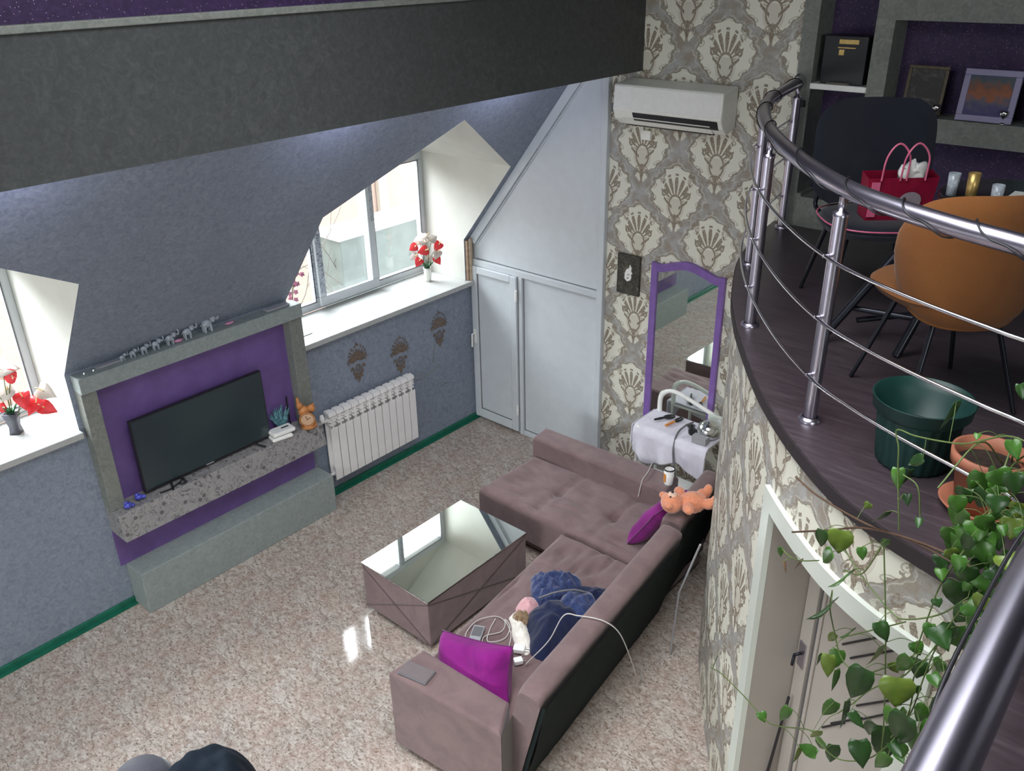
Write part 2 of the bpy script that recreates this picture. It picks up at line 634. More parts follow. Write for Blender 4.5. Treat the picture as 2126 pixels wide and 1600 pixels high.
def spline(P, n=8, closed=False):
    P = [Vector(p) for p in P]
    out = []
    m = len(P)
    for i in range(m if closed else m - 1):
        if closed:
            p0, p1, p2, p3 = P[i - 1], P[i], P[(i + 1) % m], P[(i + 2) % m]
        else:
            p1, p2 = P[i], P[i + 1]
            p0 = P[i - 1] if i else p1 * 2 - p2
            p3 = P[i + 2] if i + 2 < m else p2 * 2 - p1
        for k in range(n):
            t = k / n
            out.append(.5 * ((2 * p1) + (p2 - p0) * t + (2 * p0 - 5 * p1 + 4 * p2 - p3) * t * t + (3 * p1 - p0 - 3 * p2 + p3) * t ** 3))
    if not closed:
        out.append(P[-1])
    return out


def soft(q, z0, z1, r=.05, nu=30, nv=30, bulge=0, disp=None):
    """upholstered block over the quad q (4 xy corners, counter-clockwise)"""
    q = [Vector((*p, 0)) for p in q]
    L1 = ((q[1] - q[0]).length + (q[2] - q[3]).length) / 2
    L2 = ((q[3] - q[0]).length + (q[2] - q[1]).length) / 2

    def pos(u, v):
        return (q[0] * (1 - u) + q[1] * u) * (1 - v) + (q[3] * (1 - u) + q[2] * u) * v

    def f(a, b):
        # non uniform spacing: dense rounded rim
        def w(t, L):
            k = r / L
            return t
        u, v = a, b
        d = min(u * L1, (1 - u) * L1, v * L2, (1 - v) * L2)
        p = pos(u, v)
        dr = max(0, 1 - d / r)
        z = z1 - r * (1 - math.sqrt(max(0, 1 - dr * dr)))
        z += bulge * math.sin(PI * u) ** .6 * math.sin(PI * v) ** .6
        if disp:
            z += disp(p.x, p.y, u, v) * min(1, d / (r * .8))
        return (p.x, p.y, z)

    def ease(t, L):
        # more samples near both ends
        k = min(.35, 1.3 * r / L)
        if t < .25:
            return k * (t / .25) ** 1.5 if t > 0 else 0
        if t > .75:
            return 1 - (k * ((1 - t) / .25) ** 1.5 if t < 1 else 0)
        return k + (1 - 2 * k) * (t - .25) / .5
    mb = MB()
    mb.grid(lambda a, b: f(ease(a, L1), ease(b, L2)), nu, nv)
    zt = z1 - r
    for i in range(4):
        a, b = q[i], q[(i + 1) % 4]
        mb.add([(a.x, a.y, z0), (b.x, b.y, z0), (b.x, b.y, zt), (a.x, a.y, zt)], [(0, 1, 2, 3)])
    mb.add([(p.x, p.y, z0) for p in q], [(3, 2, 1, 0)])
    return mb


def heap(outline, z0, h, nr=12, amp=.02, freq=14, sharp=2.2, sub=6, seed=0):
    """cloth lump inside a closed outline (xy)"""
    P = spline([(x, y, 0) for x, y in outline], sub, True)
    n = len(P)
    c = sum(P, Vector()) / n
    vs, fs = [(c.x, c.y, z0 + h + amp * noise.noise(Vector((c.x, c.y, seed)) * freq))], []
    for j in range(1, nr + 1):
        t = j / nr
        for p in P:
            q = c.lerp(p, t)
            z = z0 + h * (1 - t ** sharp) + (amp * noise.noise(Vector((q.x, q.y, seed)) * freq) + amp * .5 * noise.noise(Vector((q.x, q.y, seed)) * freq * 2.7)) * (1 - t ** 6)
            vs.append((q.x, q.y, max(z, z0 + .001)))
    for k in range(n):
        fs.append((0, 1 + k, 1 + (k + 1) % n))
    for j in range(nr - 1):
        for k in range(n):
            a, b = 1 + j * n, 1 + (j + 1) * n
            fs.append((a + k, b + k, b + (k + 1) % n, a + (k + 1) % n))
    a = 1 + (nr - 1) * n
    m = len(vs)
    vs += [(v[0], v[1], z0) for v in vs[a:a + n]]
    for k in range(n):
        fs.append((a + k, m + k, m + (k + 1) % n, a + (k + 1) % n))
    fs.append(tuple(reversed(range(m, m + n))))
    return MB().add(vs, fs, True)


def pillow(w, h, t, nz=.01, seed=0, n=26):
    def f(sgn):
        def g(a, b):
            u, v = a * 2 - 1, b * 2 - 1
            k = max(0, (1 - u ** 4) * (1 - v ** 4)) ** .5
            pin = 1 - .10 * (1 - abs(v)) * abs(u) ** 3 * 0
            x = u * w / 2 * (1 - .08 * (1 - v * v) * abs(u) ** 2 * 1.0)
            y = v * h / 2 * (1 - .08 * (1 - u * u) * abs(v) ** 2 * 1.0)
            z = sgn * t / 2 * k + nz * noise.noise(Vector((x * 9, y * 9, seed + sgn))) * k
            return (x, y, z)
        return g
    return MB().grid(f(1), n, n).grid(f(-1), n, n, flip=True)


def rotm(loc, rx=0, ry=0, rz=0, sc=1):
    return Matrix.Translation(loc) @ Matrix.Rotation(rz, 4, 'Z') @ Matrix.Rotation(ry, 4, 'Y') @ Matrix.Rotation(rx, 4, 'X') @ Matrix.Scale(sc, 4)


def frame_between(a, b, nrm):
    """matrix whose y axis runs a->b and z axis is close to nrm"""
    a, b, nrm = Vector(a), Vector(b), Vector(nrm)
    y = (b - a).normalized()
    x = y.cross(nrm).normalized()
    z = x.cross(y)
    m = Matrix((x, y, z)).transposed().to_4x4()
    m.translation = a
    return m


# ================================================================== STRUCTURE
YN = -9.0        # near wall
YF = 0.0
# ---- floor tiles
fl = struct('floor')
bx(-.02, 9, YN, YF, -.08, -.004).build('floor_screed', G['grout'], fl)
T = .67
tile = None
xs = [.13 + T * k for k in range(-1, 8)]
ys = [-.25 - T * k for k in range(-1, 14)]
for i, x in enumerate(xs):
    for j, y in enumerate(ys):
        x0, x1 = max(x, 0) + .0007, x + T - .0007
        y1, y0 = min(y, 0) - .0007, max(y - T, YN) + .0007
        if x1 > 5.9 or x1 - x0 < .02 or y1 - y0 < .02:
            continue
        full = abs(x1 - x0 - T) < .01 and abs(y1 - y0 - T) < .01
        if full and tile is not None:
            o = tile.copy()
            COL.objects.link(o)
            o.location = (x, y, 0)
            continue
        o = bx(x0 - x, x1 - x, y0 - y, y1 - y, -.004, 0).build('tile', G['tile'], fl)
        o.location = (x, y, 0)
        if full:
            tile = o

# ---- left wall: knee wall, sloped roof with three dormers
SL = 1.267
ZK = 1.85
XT = 1.50


def sp_(y, x):
    return (x, y, ZK + SL * x)


DORM = [(-.12, -2.07), (-3.755, -5.65), (-6.95, -8.85)]   # right cheek, left cheek
wl = struct('wall_left')
mb = MB()
mb.add([(0, YN, 0), (0, 0, 0), (0, 0, 1.42), (0, YN, 1.42)], [(0, 1, 2, 3)])
solid = [(0, -.12), (-2.07, -3.755), (-5.65, -6.95), (-8.85, YN)]
for ya, yb in solid:
    mb.add([(0, ya, 1.42), (0, yb, 1.42), (0, yb, ZK), (0, ya, ZK), sp_(yb, XT), sp_(ya, XT)], [(0, 1, 2, 3), (3, 2, 4, 5)])
for ya, yb in DORM:
    yc = (ya + yb) / 2
    mb.add([sp_(ya, .583), sp_(yc, 1.02), sp_(yb, .583), sp_(yb, XT), sp_(yc, XT), sp_(ya, XT)], [(0, 1, 4, 5), (1, 2, 3, 4)])
mb.build('wall_surface', G['wallgrey'], wl)
mb = MB()
for ya, yb in DORM:
    yc = (ya + yb) / 2
    for y in (ya, yb):
        mb.add([(-.5, y, 1.4), (0, y, 1.4), (0, y, ZK), (.583, y, 2.589), (-.5, y, 2.589)], [(0, 1, 2, 3, 4)])
        mb.add([(.583, y, 2.589), (1.02, yc, 3.142), (-.62, yc, 3.142), (-.62, y, 2.589)], [(0, 1, 2, 3)])
    mb.add([(-.5, ya, 2.56), (-.5, yb, 2.56), (-.5, yb, 2.6), (-.5, yc, 3.15), (-.5, ya, 2.6)], [(0, 1, 2, 3, 4)])
mb.build('dormer_lining', G['whitepaint'], wl)
for k, (ya, yb) in enumerate(DORM):
    w = struct('window_%d' % (k + 1), (-.5, (ya + yb) / 2, 1.46))
    X0, X1 = -.56, -.49
    f = MB()
    f.box(X0, X1, yb, ya, 1.46, 1.525).box(X0, X1, yb, ya, 2.52, 2.589)
    f.box(X0, X1, yb, yb + .06, 1.525, 2.52).box(X0, X1, ya - .055, ya, 1.525, 2.52)
    L = (ya - yb) / 3
    m1, m2 = ya - .66, ya - 1.29
    f.box(X0, X1, m1 - .035, m1 + .035, 1.525, 2.52).box(X0, X1, m2 - .035, m2 + .035, 1.525, 2.52)
    f.build('window_frame', G['white'], w, bevel=.006)
    s_ = MB()
    s0, s1 = m2 + .02, m1 - .02
    s_.box(X1, X1 + .035, s0 - .035, s1 + .035, 1.485, 1.57).box(X1, X1 + .035, s0 - .035, s1 + .035, 2.5, 2.57)
    s_.box(X1, X1 + .035, s0 - .035, s0 + .035, 1.57, 2.5).box(X1, X1 + .035, s1 - .035, s1 + .035, 1.57, 2.5)
    sash = s_.build('sash', G['white'], w, bevel=.006)
    for g0, g1 in ((m1 + .035, ya - .055), (m2 + .035, m1 - .035), (yb + .06, m2 - .035)):
        bx(-.53, -.526, g0, g1, 1.525, 2.52).build('pane', G['glass'], w)
        g = MB()
        for z in (1.525, 2.512):
            g.box(X1 - .004, X1 + .003, g0, g1, z, z + .008)
        for y in (g0, g1 - .008):
            g.box(X1 - .004, X1 + .003, y, y + .008, 1.525, 2.52)
        g.build('gasket', G['greyplastic'], w)
    bx(X1 + .035, X1 + .038, s0 - .03, s0 + .025, 1.6, 2.5).build('protective_film', G['tape'], w)
    bx(X1, X1 + .003, m2 - .045, m2 - .018, 1.56, 2.5).build('protective_film', G['tape'], w)
    bx(X1 + .035, X1 + .038, s1 + .0, s1 + .03, 2.1, 2.5).build('protective_film', G['tape'], w)
    mb = MB().box(-.49, .065, yb, ya, 1.415, 1.46)
    if k == 0:
        mb.box(.002, .065, ya, -.03, 1.415, 1.46)
    mb.build('window_sill', G['sill'], w, bevel=.006)

# wooden offcut standing where the reveal meets the partition
b = thing('wood_strip', (.02, -.06, 1.46), 'bare wooden strip wedged upright between the window reveal and white partition', 'wood')
bx(.0, .03, -.11, -.035, 1.46, 1.84).build('board', plain('bare_wood', (.36, .25, .17), .7, .2, 30), b, bevel=.003)
bx(.03, .045, -.09, -.06, 1.46, 1.86).build('batten', plain('pale_wood', (.48, .38, .28), .7, .2, 30), b, bevel=.002)

# ---- beam and upper wall above it
t = struct('trim_1')
bx(1.60, 1.76, YN, YF, 3.408, 3.955).build('beam_face', G['beamgrey'], t)
bx(1.60, 1.775, YN, YF, 3.955, 3.985).build('beam_ledge', G['nichegrey'], t, bevel=.004)
bx(1.55, 1.6, YN, YF, 3.5, 3.9).build('beam_back', G['beamgrey'], t)
S('wall_upper', bx(1.5, 1.73, YN, YF, 3.985, 5.1), G['glitter'])
S('trim_2', bx(1.38, 1.6, YN, YF, 3.70, 3.98), G['beamgrey'])

# ---- far wall
fw_ = struct('wall_far')
fx = MB().add([(0, 0, 0), (2.93, 0, 0), (2.93, 0, 5), (0, 0, 5)], [(0, 1, 2, 3)])
fx.build('damask_wallpaper', G['damask'], fw_, uvfn=lambda c: (c.x, c.z))
bx(0, 9.1, .30, .36, -.1, 5.2).build('masonry', G['grout'], fw_)
n_ = MB()
n_.box(2.93, 3.03, -.02, .25, 2.5, 5).box(3.38, 3.49, -.02, .25, 2.5, 5)
n_.box(3.03, 3.06, -.02, .25, 2.5, 2.72)
n_.box(3.49, 9, -.02, .25, 3.80, 4.06).box(3.49, 9, -.02, .25, 3.14, 3.275)
n_.box(3.06, 3.38, -.02, .25, 2.5, 2.70).box(3.49, 9, -.02, .25, 2.5, 2.7)
n_.build('niche_frame', G['nichegrey'], fw_)
mb = MB().add([(2.9, .2, 2.4), (9, .2, 2.4), (9, .2, 5), (2.9, .2, 5)], [(0, 1, 2, 3)])
mb.build('niche_back', G['glitter'], fw_)
bx(3.03, 3.385, -.035, .22, 3.385, 3.42).build('niche_shelf', G['white2'], fw_, bevel=.004)
S('wall_near', MB().box(0, 1.2, YN - .1, YN, 0, 5.1).box(4.2, 9, YN - .1, YN, 0, 5.1).box(1.2, 4.2, YN - .1, YN, 0, 1.0).box(1.2, 4.2, YN - .1, YN, 2.9, 5.1), G['whitepaint'])
w = struct('window_4', (2.7, YN, 1))  # unseen window added to go with the near fill lamp
f = MB().box(1.2, 4.2, YN - .08, YN - .02, 1, 1.07).box(1.2, 4.2, YN - .08, YN - .02, 2.83, 2.9)
for x in (1.2, 2.16, 3.14, 4.13):
    f.box(x, x + .07, YN - .08, YN - .02, 1.07, 2.83)
f.build('window_frame', G['white'], w)
bx(1.27, 4.13, YN - .06, YN - .055, 1.07, 2.83).build('pane', G['glass'], w)
S('wall_right', MB().box(9, 9.1, YN, -7.2, 0, 5.1).box(9, 9.1, -5.2, YF, 0, 5.1).box(9, 9.1, -7.2, -5.2, 0, 3.3).box(9, 9.1, -7.2, -5.2, 4.7, 5.1), G['nichegrey'])
S('ceiling', MB().box(1.5, 2.5, YN - .1, .3, 5.0, 5.1).box(4.9, 9.1, YN - .1, .3, 5.0, 5.1).box(2.5, 4.9, YN - .1, -5.3, 5.0, 5.1).box(2.5, 4.9, -2.5, .3, 5.0, 5.1), plain('dark_violet_stretch_ceiling', (.03, .022, .045), .25, .1))

sk = struct('window_5', (3.7, -3.9, 5))  # unseen skylight frame added round the overhead fill lamp
MB().box(2.5, 2.56, -5.3, -2.5, 5.0, 5.12).box(4.84, 4.9, -5.3, -2.5, 5.0, 5.12).box(2.56, 4.84, -5.3, -5.24, 5.0, 5.12).box(2.56, 4.84, -2.56, -2.5, 5.0, 5.12).box(3.67, 3.73, -5.24, -2.56, 5.0, 5.03).build('window_frame', G['white'], sk, bevel=.005)
# ---- green tape baseboard
bl = struct('baseboard_left')
bx(0.0, .018, YN, -3.69, 0, .05).build('baseboard', G['green'], bl, bevel=.004)
bx(0.0, .018, -2.0, 0, 0, .05).build('baseboard', G['green'], bl, bevel=.004)
bx(0.018, .05, YN, -3.69, 0, .006).build('green_film', G['green'], bl)
bx(0.018, .05, -2.0, 0, 0, .006).build('green_film', G['green'], bl)

# ---- white partition (closet) at the far end
pt = struct('wall_partition')
P_ = [(.0, 0), (1.50, 0), (1.50, 3.41), (1.231, 3.41), (0, ZK)]
mt = Matrix(((1, 0, 0, 0), (0, 0, -1, 0), (0, 1, 0, 0), (0, 0, 0, 1)))     # (x,y,z)->(x,-z,y)
MB().prism([(.02, 0.0), (1.49, 0.0), (1.49, 3.41), (1.235, 3.41), (.0, 1.84)], 0.002, .02, mat=mt).build('panel', G['white'], pt)
fr = MB()
fr.box(1.44, 1.50, -.05, -.0, 0, 3.41)
fr.box(.0, 1.45, -.05, -.0, 1.60, 1.66)
fr.box(.585, .625, -.05, 0, 0.0, 1.60)
fr.box(.625, 1.44, -.045, 0, 0.0, .05)
fr.box(.0, .02, -.05, 0, 0, 1.6)
fr.build('frame', G['white'], pt, bevel=.006)
d = Vector((1.0, 0, SL)).normalized()
nn_ = Vector((d.z, 0, -d.x))
mm = MB()
for off, wd, dp in ((0.0, .075, .05), (.085, .008, .035)):
    a0, a1 = Vector((.0, 0, ZK - .09)), Vector((1.231, 0, 3.41 - .09))
    a0, a1 = Vector((0, 0, ZK)) + nn_ * off, Vector((1.29, 0, ZK + SL * 1.29)) + nn_ * off
    b0, b1 = a0 + nn_ * wd, a1 + nn_ * wd
    v = [a0, a1, b1, b0]
    v = [(p.x, -.001, p.z) for p in v] + [(p.x, -dp, p.z) for p in v]
    mm.add(v, [(4, 5, 6, 7), (0, 3, 2, 1), (0, 1, 5, 4), (1, 2, 6, 5), (2, 3, 7, 6), (3, 0, 4, 7)])
mm.build('sloping_rail', G['white'], pt, bevel=.004)
g = MB()
for x0, x1, z0, z1 in ((.625, 1.44, .05, 1.60),):
    g.box(x0, x0 + .006, -.024, -.018, z0, z1).box(x1 - .006, x1, -.024, -.018, z0, z1).box(x0, x1, -.024, -.018, z0, z0 + .006)
g.box(.06, 1.44, -.024, -.018, 1.66, 1.666).box(1.434, 1.44, -.024, -.018, 1.66, 3.4)
g.build('gasket', G['greyplastic'], pt)
dr = struct('door_1', (.3, -.03, 0))
f = MB()
f.box(.02, .09, -.07, -.03, .03, 1.6).box(.50, .575, -.07, -.03, .03, 1.6).box(.09, .50, -.07, -.03, .03, .12).box(.09, .50, -.07, -.03, 1.53, 1.6)
f.build('door_frame', G['white'], dr, bevel=.008)
bx(.09, .50, -.05, -.04, .12, 1.53).build('door_panel', G['white'], dr)
g = MB().box(.09, .096, -.056, -.05, .12, 1.53).box(.494, .5, -.056, -.05, .12, 1.53).box(.09, .5, -.056, -.05, .12, .126)
g.box(.577, .587, -.045, -.04, .03, 1.6)
g.build('gasket', G['greyplastic'], dr)
for z in (.22, 1.38):
    MB().tube([(.58, -.075, z), (.58, -.075, z + .1)], .011, 10).build('hinge', G['white2'], dr)
h = MB().box(.04, .066, -.08, -.07, .83, .97)
h.tube([(.053, -.08, .93), (.053, -.115, .93), (.053, -.118, .80)], .009, 8)
h.build('handle', G['white2'], dr)

# ---- curved wall under the mezzanine, with door 2
WP = [(2.90, 0), (2.98, -.45), (3.13, -.95), (3.36, -1.44), (3.505, -1.69), (3.64, -1.90), (3.93, -2.30), (4.13, -2.54), (4.325, -2.74), (4.557, -2.937), (4.77, -3.06), (4.99, -3.14), (5.12, -3.20), (5.2, -3.36), (5.21, -3.8), (5.21, -6), (5.21, YN)]
wp = spline([(x, y, 0) for x, y in WP], 10)
arc = [0]
for i in range(1, len(wp)):
    arc.append(arc[-1] + (wp[i] - wp[i - 1]).length)


def arc_at(pt_):
    p = Vector((*pt_, 0))
    i = min(range(len(wp)), key=lambda k: (wp[k] - p).length)
    return arc[i]


def wpt(s, off=0):
    for i in range(1, len(wp)):
        if arc[i] >= s:
            t = (s - arc[i - 1]) / max(1e-9, arc[i] - arc[i - 1])
            p = wp[i - 1].lerp(wp[i], t)
            d = (wp[i] - wp[i - 1]).normalized()
            return p - Vector((-d.y, d.x, 0)) * off
    return wp[-1]


SA = arc_at((4.227, -2.642))
SB = arc_at((4.93, -3.12)) + .02
ZD = 2.085
wc = struct('wall_curved')
mb = MB()
uvm = {}


def strip(mb, s0, s1, z0, z1, off=0, n=None):
    n = n or max(2, int((s1 - s0) / .05))
    mb.grid(lambda a, b: tuple(wpt(s0 + (s1 - s0) * a, off) + Vector((0, 0, z0 + (z1 - z0) * b))), n, 1)


segs = [(0, SA, 0, 2.5), (SA, SB, ZD, 2.5), (SB, arc[-1] - .01, 0, 2.5)]
for s0, s1, z0, z1 in segs:
    strip(mb, s0, s1, z0, z1)
o = mb.build('damask_wallpaper', G['damask'], wc)
# uv from arc length
l = o.data.uv_layers.new(name='UVMap')
vsx = []
for s0, s1, z0, z1 in segs:
    n = max(2, int((s1 - s0) / .05))
    for b_i in range(2):
        for a_i in range(n + 1):
            vsx.append((s0 + (s1 - s0) * a_i / n + .35, z0 + (z1 - z0) * b_i + .12))
for lp in o.data.loops:
    l.data[lp.index].uv = vsx[lp.vertex_index]
o.data.polygons.foreach_set('use_smooth', [True] * len(o.data.polygons))


def curvebox(mb, s0, s1, z0, z1, o0, o1):
    n = max(2, int((s1 - s0) / .03))
    vs, fs = [], []
    for i in range(n + 1):
        s = s0 + (s1 - s0) * i / n
        for off, z in ((o0, z0), (o1, z0), (o1, z1), (o0, z1)):
            vs.append(tuple(wpt(s, off) + Vector((0, 0, z))))
    for i in range(n):
        for k in range(4):
            fs.append((i * 4 + k, i * 4 + (k + 1) % 4, i * 4 + 4 + (k + 1) % 4, i * 4 + 4 + k))
    fs += [(0, 1, 2, 3), tuple(4 * n + k for k in (3, 2, 1, 0))]
    mb.add(vs, fs)


d2 = struct('door_2', (4.3, -2.7, 0))
TW = .085
mb = MB()
curvebox(mb, SA - TW, SA, 0, ZD + TW, -.005, .022)
curvebox(mb, SB, SB + TW, 0, ZD + TW, -.005, .022)
curvebox(mb, SA, SB, ZD, ZD + TW, -.005, .022)
mb.build('door_trim', G['trimwhite'], d2)
A = wpt(SA)
B = wpt(SB)
dv = Vector((.82, -.57, 0)).normalized()
iv = Vector((.57, .82, 0)).normalized()
mb = MB()
A2, B2 = A + iv * .24, B + iv * .42
mb.add([A, A2, A2 + Vector((0, 0, ZD)), A + Vector((0, 0, ZD)), B, B2, B2 + Vector((0, 0, ZD)), B + Vector((0, 0, ZD))], [(0, 1, 2, 3), (5, 4, 7, 6), (3, 2, 6, 7)])
mb.build('door_jamb', G['doorgrey'], d2)
LM = Matrix((dv, iv, Vector((0, 0, 1)))).transposed().to_4x4()
LM.translation = A2
mb = MB()
mb.box(0, 1.05, .0, .04, 0, ZD, mat=LM)
mb.build('door_leaf', G['doorgrey'], d2)
mb = MB()
mb.box(0.005, .085, -.02, 0, 0, ZD, mat=LM).box(.105, .125, -.012, 0, 0, ZD, mat=LM)
mb.build('door_stile', G['doorgrey'], d2, bevel=.004)
mb = MB().box(.086, .092, -.004, .001, 0, ZD, mat=LM)
mb.build('door_gap', G['greyplastic'], d2)
mb = MB().box(.02, .07, -.026, -.02, 1.22, 1.36, mat=LM)
q = mb.build('handle_plate', G['steel'], d2, bevel=.002)
MB().tube([LM @ Vector(p) for p in ((.045, -.026, 1.3), (.045, -.06, 1.3), (.045, -.065, 1.24))], .008).build('handle', G['blackmetal'], q)
for (x0, z0), (x1, z1) in [((.274, 1.555), (.553, 1.858)), ((.336, 1.535), (.648, 1.878)), ((.428, 1.358), (.585, 1.545)), ((.47, 1.323), (.6, 1.49)), ((.25, 1.042), (.378, 1.206)), ((.30, 1.12), (.47, 1.33))]:
    MB().tube([LM @ Vector((x0, -.004, z0)), LM @ Vector((x1, -.004, z1))], .005, 6).build('black_inlay', G['black'], d2)

# ---- mezzanine slab and floor
mz = struct('mezzanine_floor')
edge = [wpt(arc[-1] * i / 150 * .9995, .02) for i in range(150)]
poly = [(p.x, p.y) for p in edge] + [(5.19, YN), (9, YN), (9, .25), (2.9, .25)]
MB().prism(poly, 2.44, 2.495).build('slab_edge', G['slabedge'], mz)
edge2 = [wpt(arc[-1] * i / 150 * .9995, .016) for i in range(150)]
poly = [(p.x, p.y) for p in edge2] + [(5.19, YN), (9, YN), (9, .25), (2.9, .25)]
MB().prism(poly, 2.495, 2.5).build('laminate', G['laminate'], mz)

# ================================================================== RAILING
RP = [(2.95, .0), (2.99, -.12), (3.10, -.62), (3.19, -.94), (3.38, -1.36), (3.64, -1.79), (3.98, -2.23), (4.28, -2.54), (4.50, -2.69), (4.72, -2.80), (4.95, -2.89), (5.14, -3.0), (5.26, -3.2), (5.31, -3.6), (5.31, -4.4), (5.32, -5.2), (5.32, -6.4)]
rl = thing('balcony_railing', (4.28, -2.54, 2.5), 'curved brushed steel balcony railing with three thin bars on the mezzanine edge', 'railing')
path = spline([(x, y, 3.43) for x, y in RP], 12)
MB().tube(path, .032, 16).build('handrail', G['steel'], rl)
POSTS = [(2.996, -.118), (3.184, -.941), (3.632, -1.798), (4.276, -2.544), (5.16, -3.03), (5.31, -4.1), (5.32, -6.2)]


def rnorm(x, y):
    c = Vector((6.47, -.18)) if x < 5.1 else None
    v = (Vector((x, y)) - c).normalized() if c else Vector((-1, 0))
    return v


for (x, y) in POSTS[:5] + POSTS[6:]:
    p = MB().tube([(x, y, 2.505), (x, y, 3.33)], .026, 16)
    post = p.build('post', G['steel'], rl)
    q = MB().lathe([(.045, 0), (.045, .012), (.03, .02)], (x, y, 2.5), 18)
    q.add([(x + .045 * math.cos(a * PI / 9), y + .045 * math.sin(a * PI / 9), 2.512) for a in range(18)], [tuple(range(18))])
    q.build('base_flange', G['steel'], post)
    q = MB().lathe([(.028, 0), (.028, .015), (.014, .02), (.014, .07), (.02, .075)], (x, y, 3.33), 16)
    q.build('top_pin', G['steel'], post)
    n2 = rnorm(x, y)
    for z in (3.185, 2.945, 2.705):
        MB().tube([(x, y, z), (x + n2.x * .045, y + n2.y * .045, z)], .007, 8).build('bracket', G['steel'], post)
for z in (3.185, 2.945, 2.705):
    pp = []
    for (x, y) in RP:
        n2 = rnorm(x, y)
        pp.append((x + n2.x * .045, y + n2.y * .045, z))
    pp[0] = (RP[0][0] - .03, RP[0][1] - .005, z)
    MB().tube(spline(pp, 12), .0068, 8).build('bar', G['steelbar'], rl)

# black wire wound round the handrail
wr = thing('cable', (4.3, -2.55, 3.46), 'thin black wire of a light string wound round the steel handrail', 'cable')
pts = []
n = len(path)
for i in range(n * 6):
    t = i / 6
    k = int(t)
    if k >= n - 1:
        break
    p = path[k].lerp(path[k + 1], t - k)
    d = (path[k + 1] - path[k]).normalized()
    s = Vector((-d.y, d.x, 0))
    ph = t * .46
    a = ph + .9 * math.sin(ph)
    pts.append(p + (s * math.cos(a) + Vector((0, 0, 1)) * math.sin(a)) * .0375)
MB().tube(pts, .0032, 5).build('wire', G['black'], wr)


# ================================================================== TV WALL UNIT
t = thing('wall_unit', (.1, -2.87, .6), 'grey plastered television wall frame with violet back panel between the two window bays', 'wall unit')
Y0, Y1 = -3.725, -2.02
bx(.0, .12, Y0, Y1, 1.73, 1.84).build('top_shelf', G['framegrey'], t, bevel=.004)
bx(.0, .10, Y0, Y0 + .10, .84, 1.73).build('side_panel', G['nichegrey'], t, bevel=.003)
bx(.0, .10, Y1 - .115, Y1, .84, 1.73).build('side_panel', G['nichegrey'], t, bevel=.003)
bx(.0, .012, Y0 + .10, Y1 - .115, .84, 1.73).build('back_panel', G['purple'], t)
bx(.0, .012, Y0, Y1, .34, .64).build('lower_panel', G['purple'], t)
v = [(0, .64), (.22, .64), (.185, .84), (0, .84)]
mt2 = Matrix(((1, 0, 0, 0), (0, 0, 1, 0), (0, 1, 0, 0), (0, 0, 0, 1)))       # (x,z,y)->(x,y,z)
MB().prism(v, Y0, Y1 - .0, mat=mt2).build('console_shelf', G['floral'], t, bevel=.003)
b = thing('plinth', (.11, -2.85, 0), 'long low grey-green plinth bench on the floor below the television', 'bench')
bx(0.0, .22, -3.69, -2.0, 0, .34).build('plinth_body', G['framegrey'], b, bevel=.006)

tv = thing('television', (.1, -2.95, .84), 'black flat-screen television standing on the floral console shelf', 'television')
TY0, TY1, TZ0, TZ1 = -3.475, -2.44, .862, 1.425
MB().box(.07, .10, TY0, TY1, TZ0, TZ1).box(.05, .07, TY0 + .2, TY1 - .2, TZ0 + .06, TZ1 - .12).build('casing', G['black'], tv, bevel=.004)
bx(.1005, .102, TY0 + .008, TY1 - .008, TZ0 + .018, TZ1 - .008).build('screen', G['screen'], tv)
for y, s in ((TY0 + .2, -1), (TY1 - .15, 1)):
    MB().tube([(.085, y, TZ0 + .005), (.13, y + .02 * s, .85), (.18, y + .04 * s, .846)], .008, 8).tube([(.085, y, TZ0 + .005), (.04, y + .02 * s, .85), (.03, y + .03 * s, .846)], .008, 8).build('foot', G['black'], tv)
bx(.1, .104, -3.0, -2.94, TZ0 + .004, TZ0 + .012).build('logo_strip', G['lightgrey'], tv)

# ================================================================== RADIATOR
r = thing('radiator', (.1, -1.42, .2), 'white aluminium radiator of twelve sections on the wall under the window', 'radiator')
ry0, ry1 = -1.905, -.945
wd = (ry1 - ry0) / 12
sec = None
for i in range(12):
    y = ry0 + i * wd
    if sec is None:
        mb = MB()
        g_ = .004
        y_a, y_b = y + g_, y + wd - g_
        mb.box(.118, .125, y_a, y_b, .20, .69)                 # front blade
        mb.box(.045, .118, y + wd / 2 - .006, y + wd / 2 + .006, .22, .80)      # core web
        mb.box(.05, .06, y_a, y_b, .22, .78)
        for z in (.715, .745, .775):
            mb.add([(.06, y_a + .004, z + .016), (.12, y_a + .004, z), (.12, y_b - .004, z), (.06, y_b - .004, z + .016),
                    (.06, y_a + .004, z + .024), (.12, y_a + .004, z + .008), (.12, y_b - .004, z + .008), (.06, y_b - .004, z + .024)],
                   [(3, 2, 1, 0), (4, 5, 6, 7), (0, 1, 5, 4), (1, 2, 6, 5), (2, 3, 7, 6), (3, 0, 4, 7)])
        mb.box(.114, .122, y + wd / 2 - .005, y + wd / 2 + .005, .69, .815)
        mb.add([(.075, y_a, .815), (.125, y_a, .80), (.125, y_b, .80), (.075, y_b, .815), (.075, y_a, .84), (.118, y_a, .83), (.118, y_b, .83), (.075, y_b, .84)],
               [(3, 2, 1, 0), (4, 5, 6, 7), (0, 1, 5, 4), (1, 2, 6, 5), (2, 3, 7, 6), (3, 0, 4, 7)])
        mb.box(.04, .066, y_a + .008, y_b - .008, .80, .83)
        mb.tube([(.085, y_a - g_, .76), (.085, y_b + g_, .76)], .02, 10).tube([(.085, y_a - g_, .25), (.085, y_b + g_, .25)], .02, 10)
        sec = mb.build('section', G['whitemetal'], r, bevel=0)
        base = sec.location.copy()
    else:
        o = sec.copy()
        COL.objects.link(o)
        o.location = base + Vector((0, i * wd, 0))
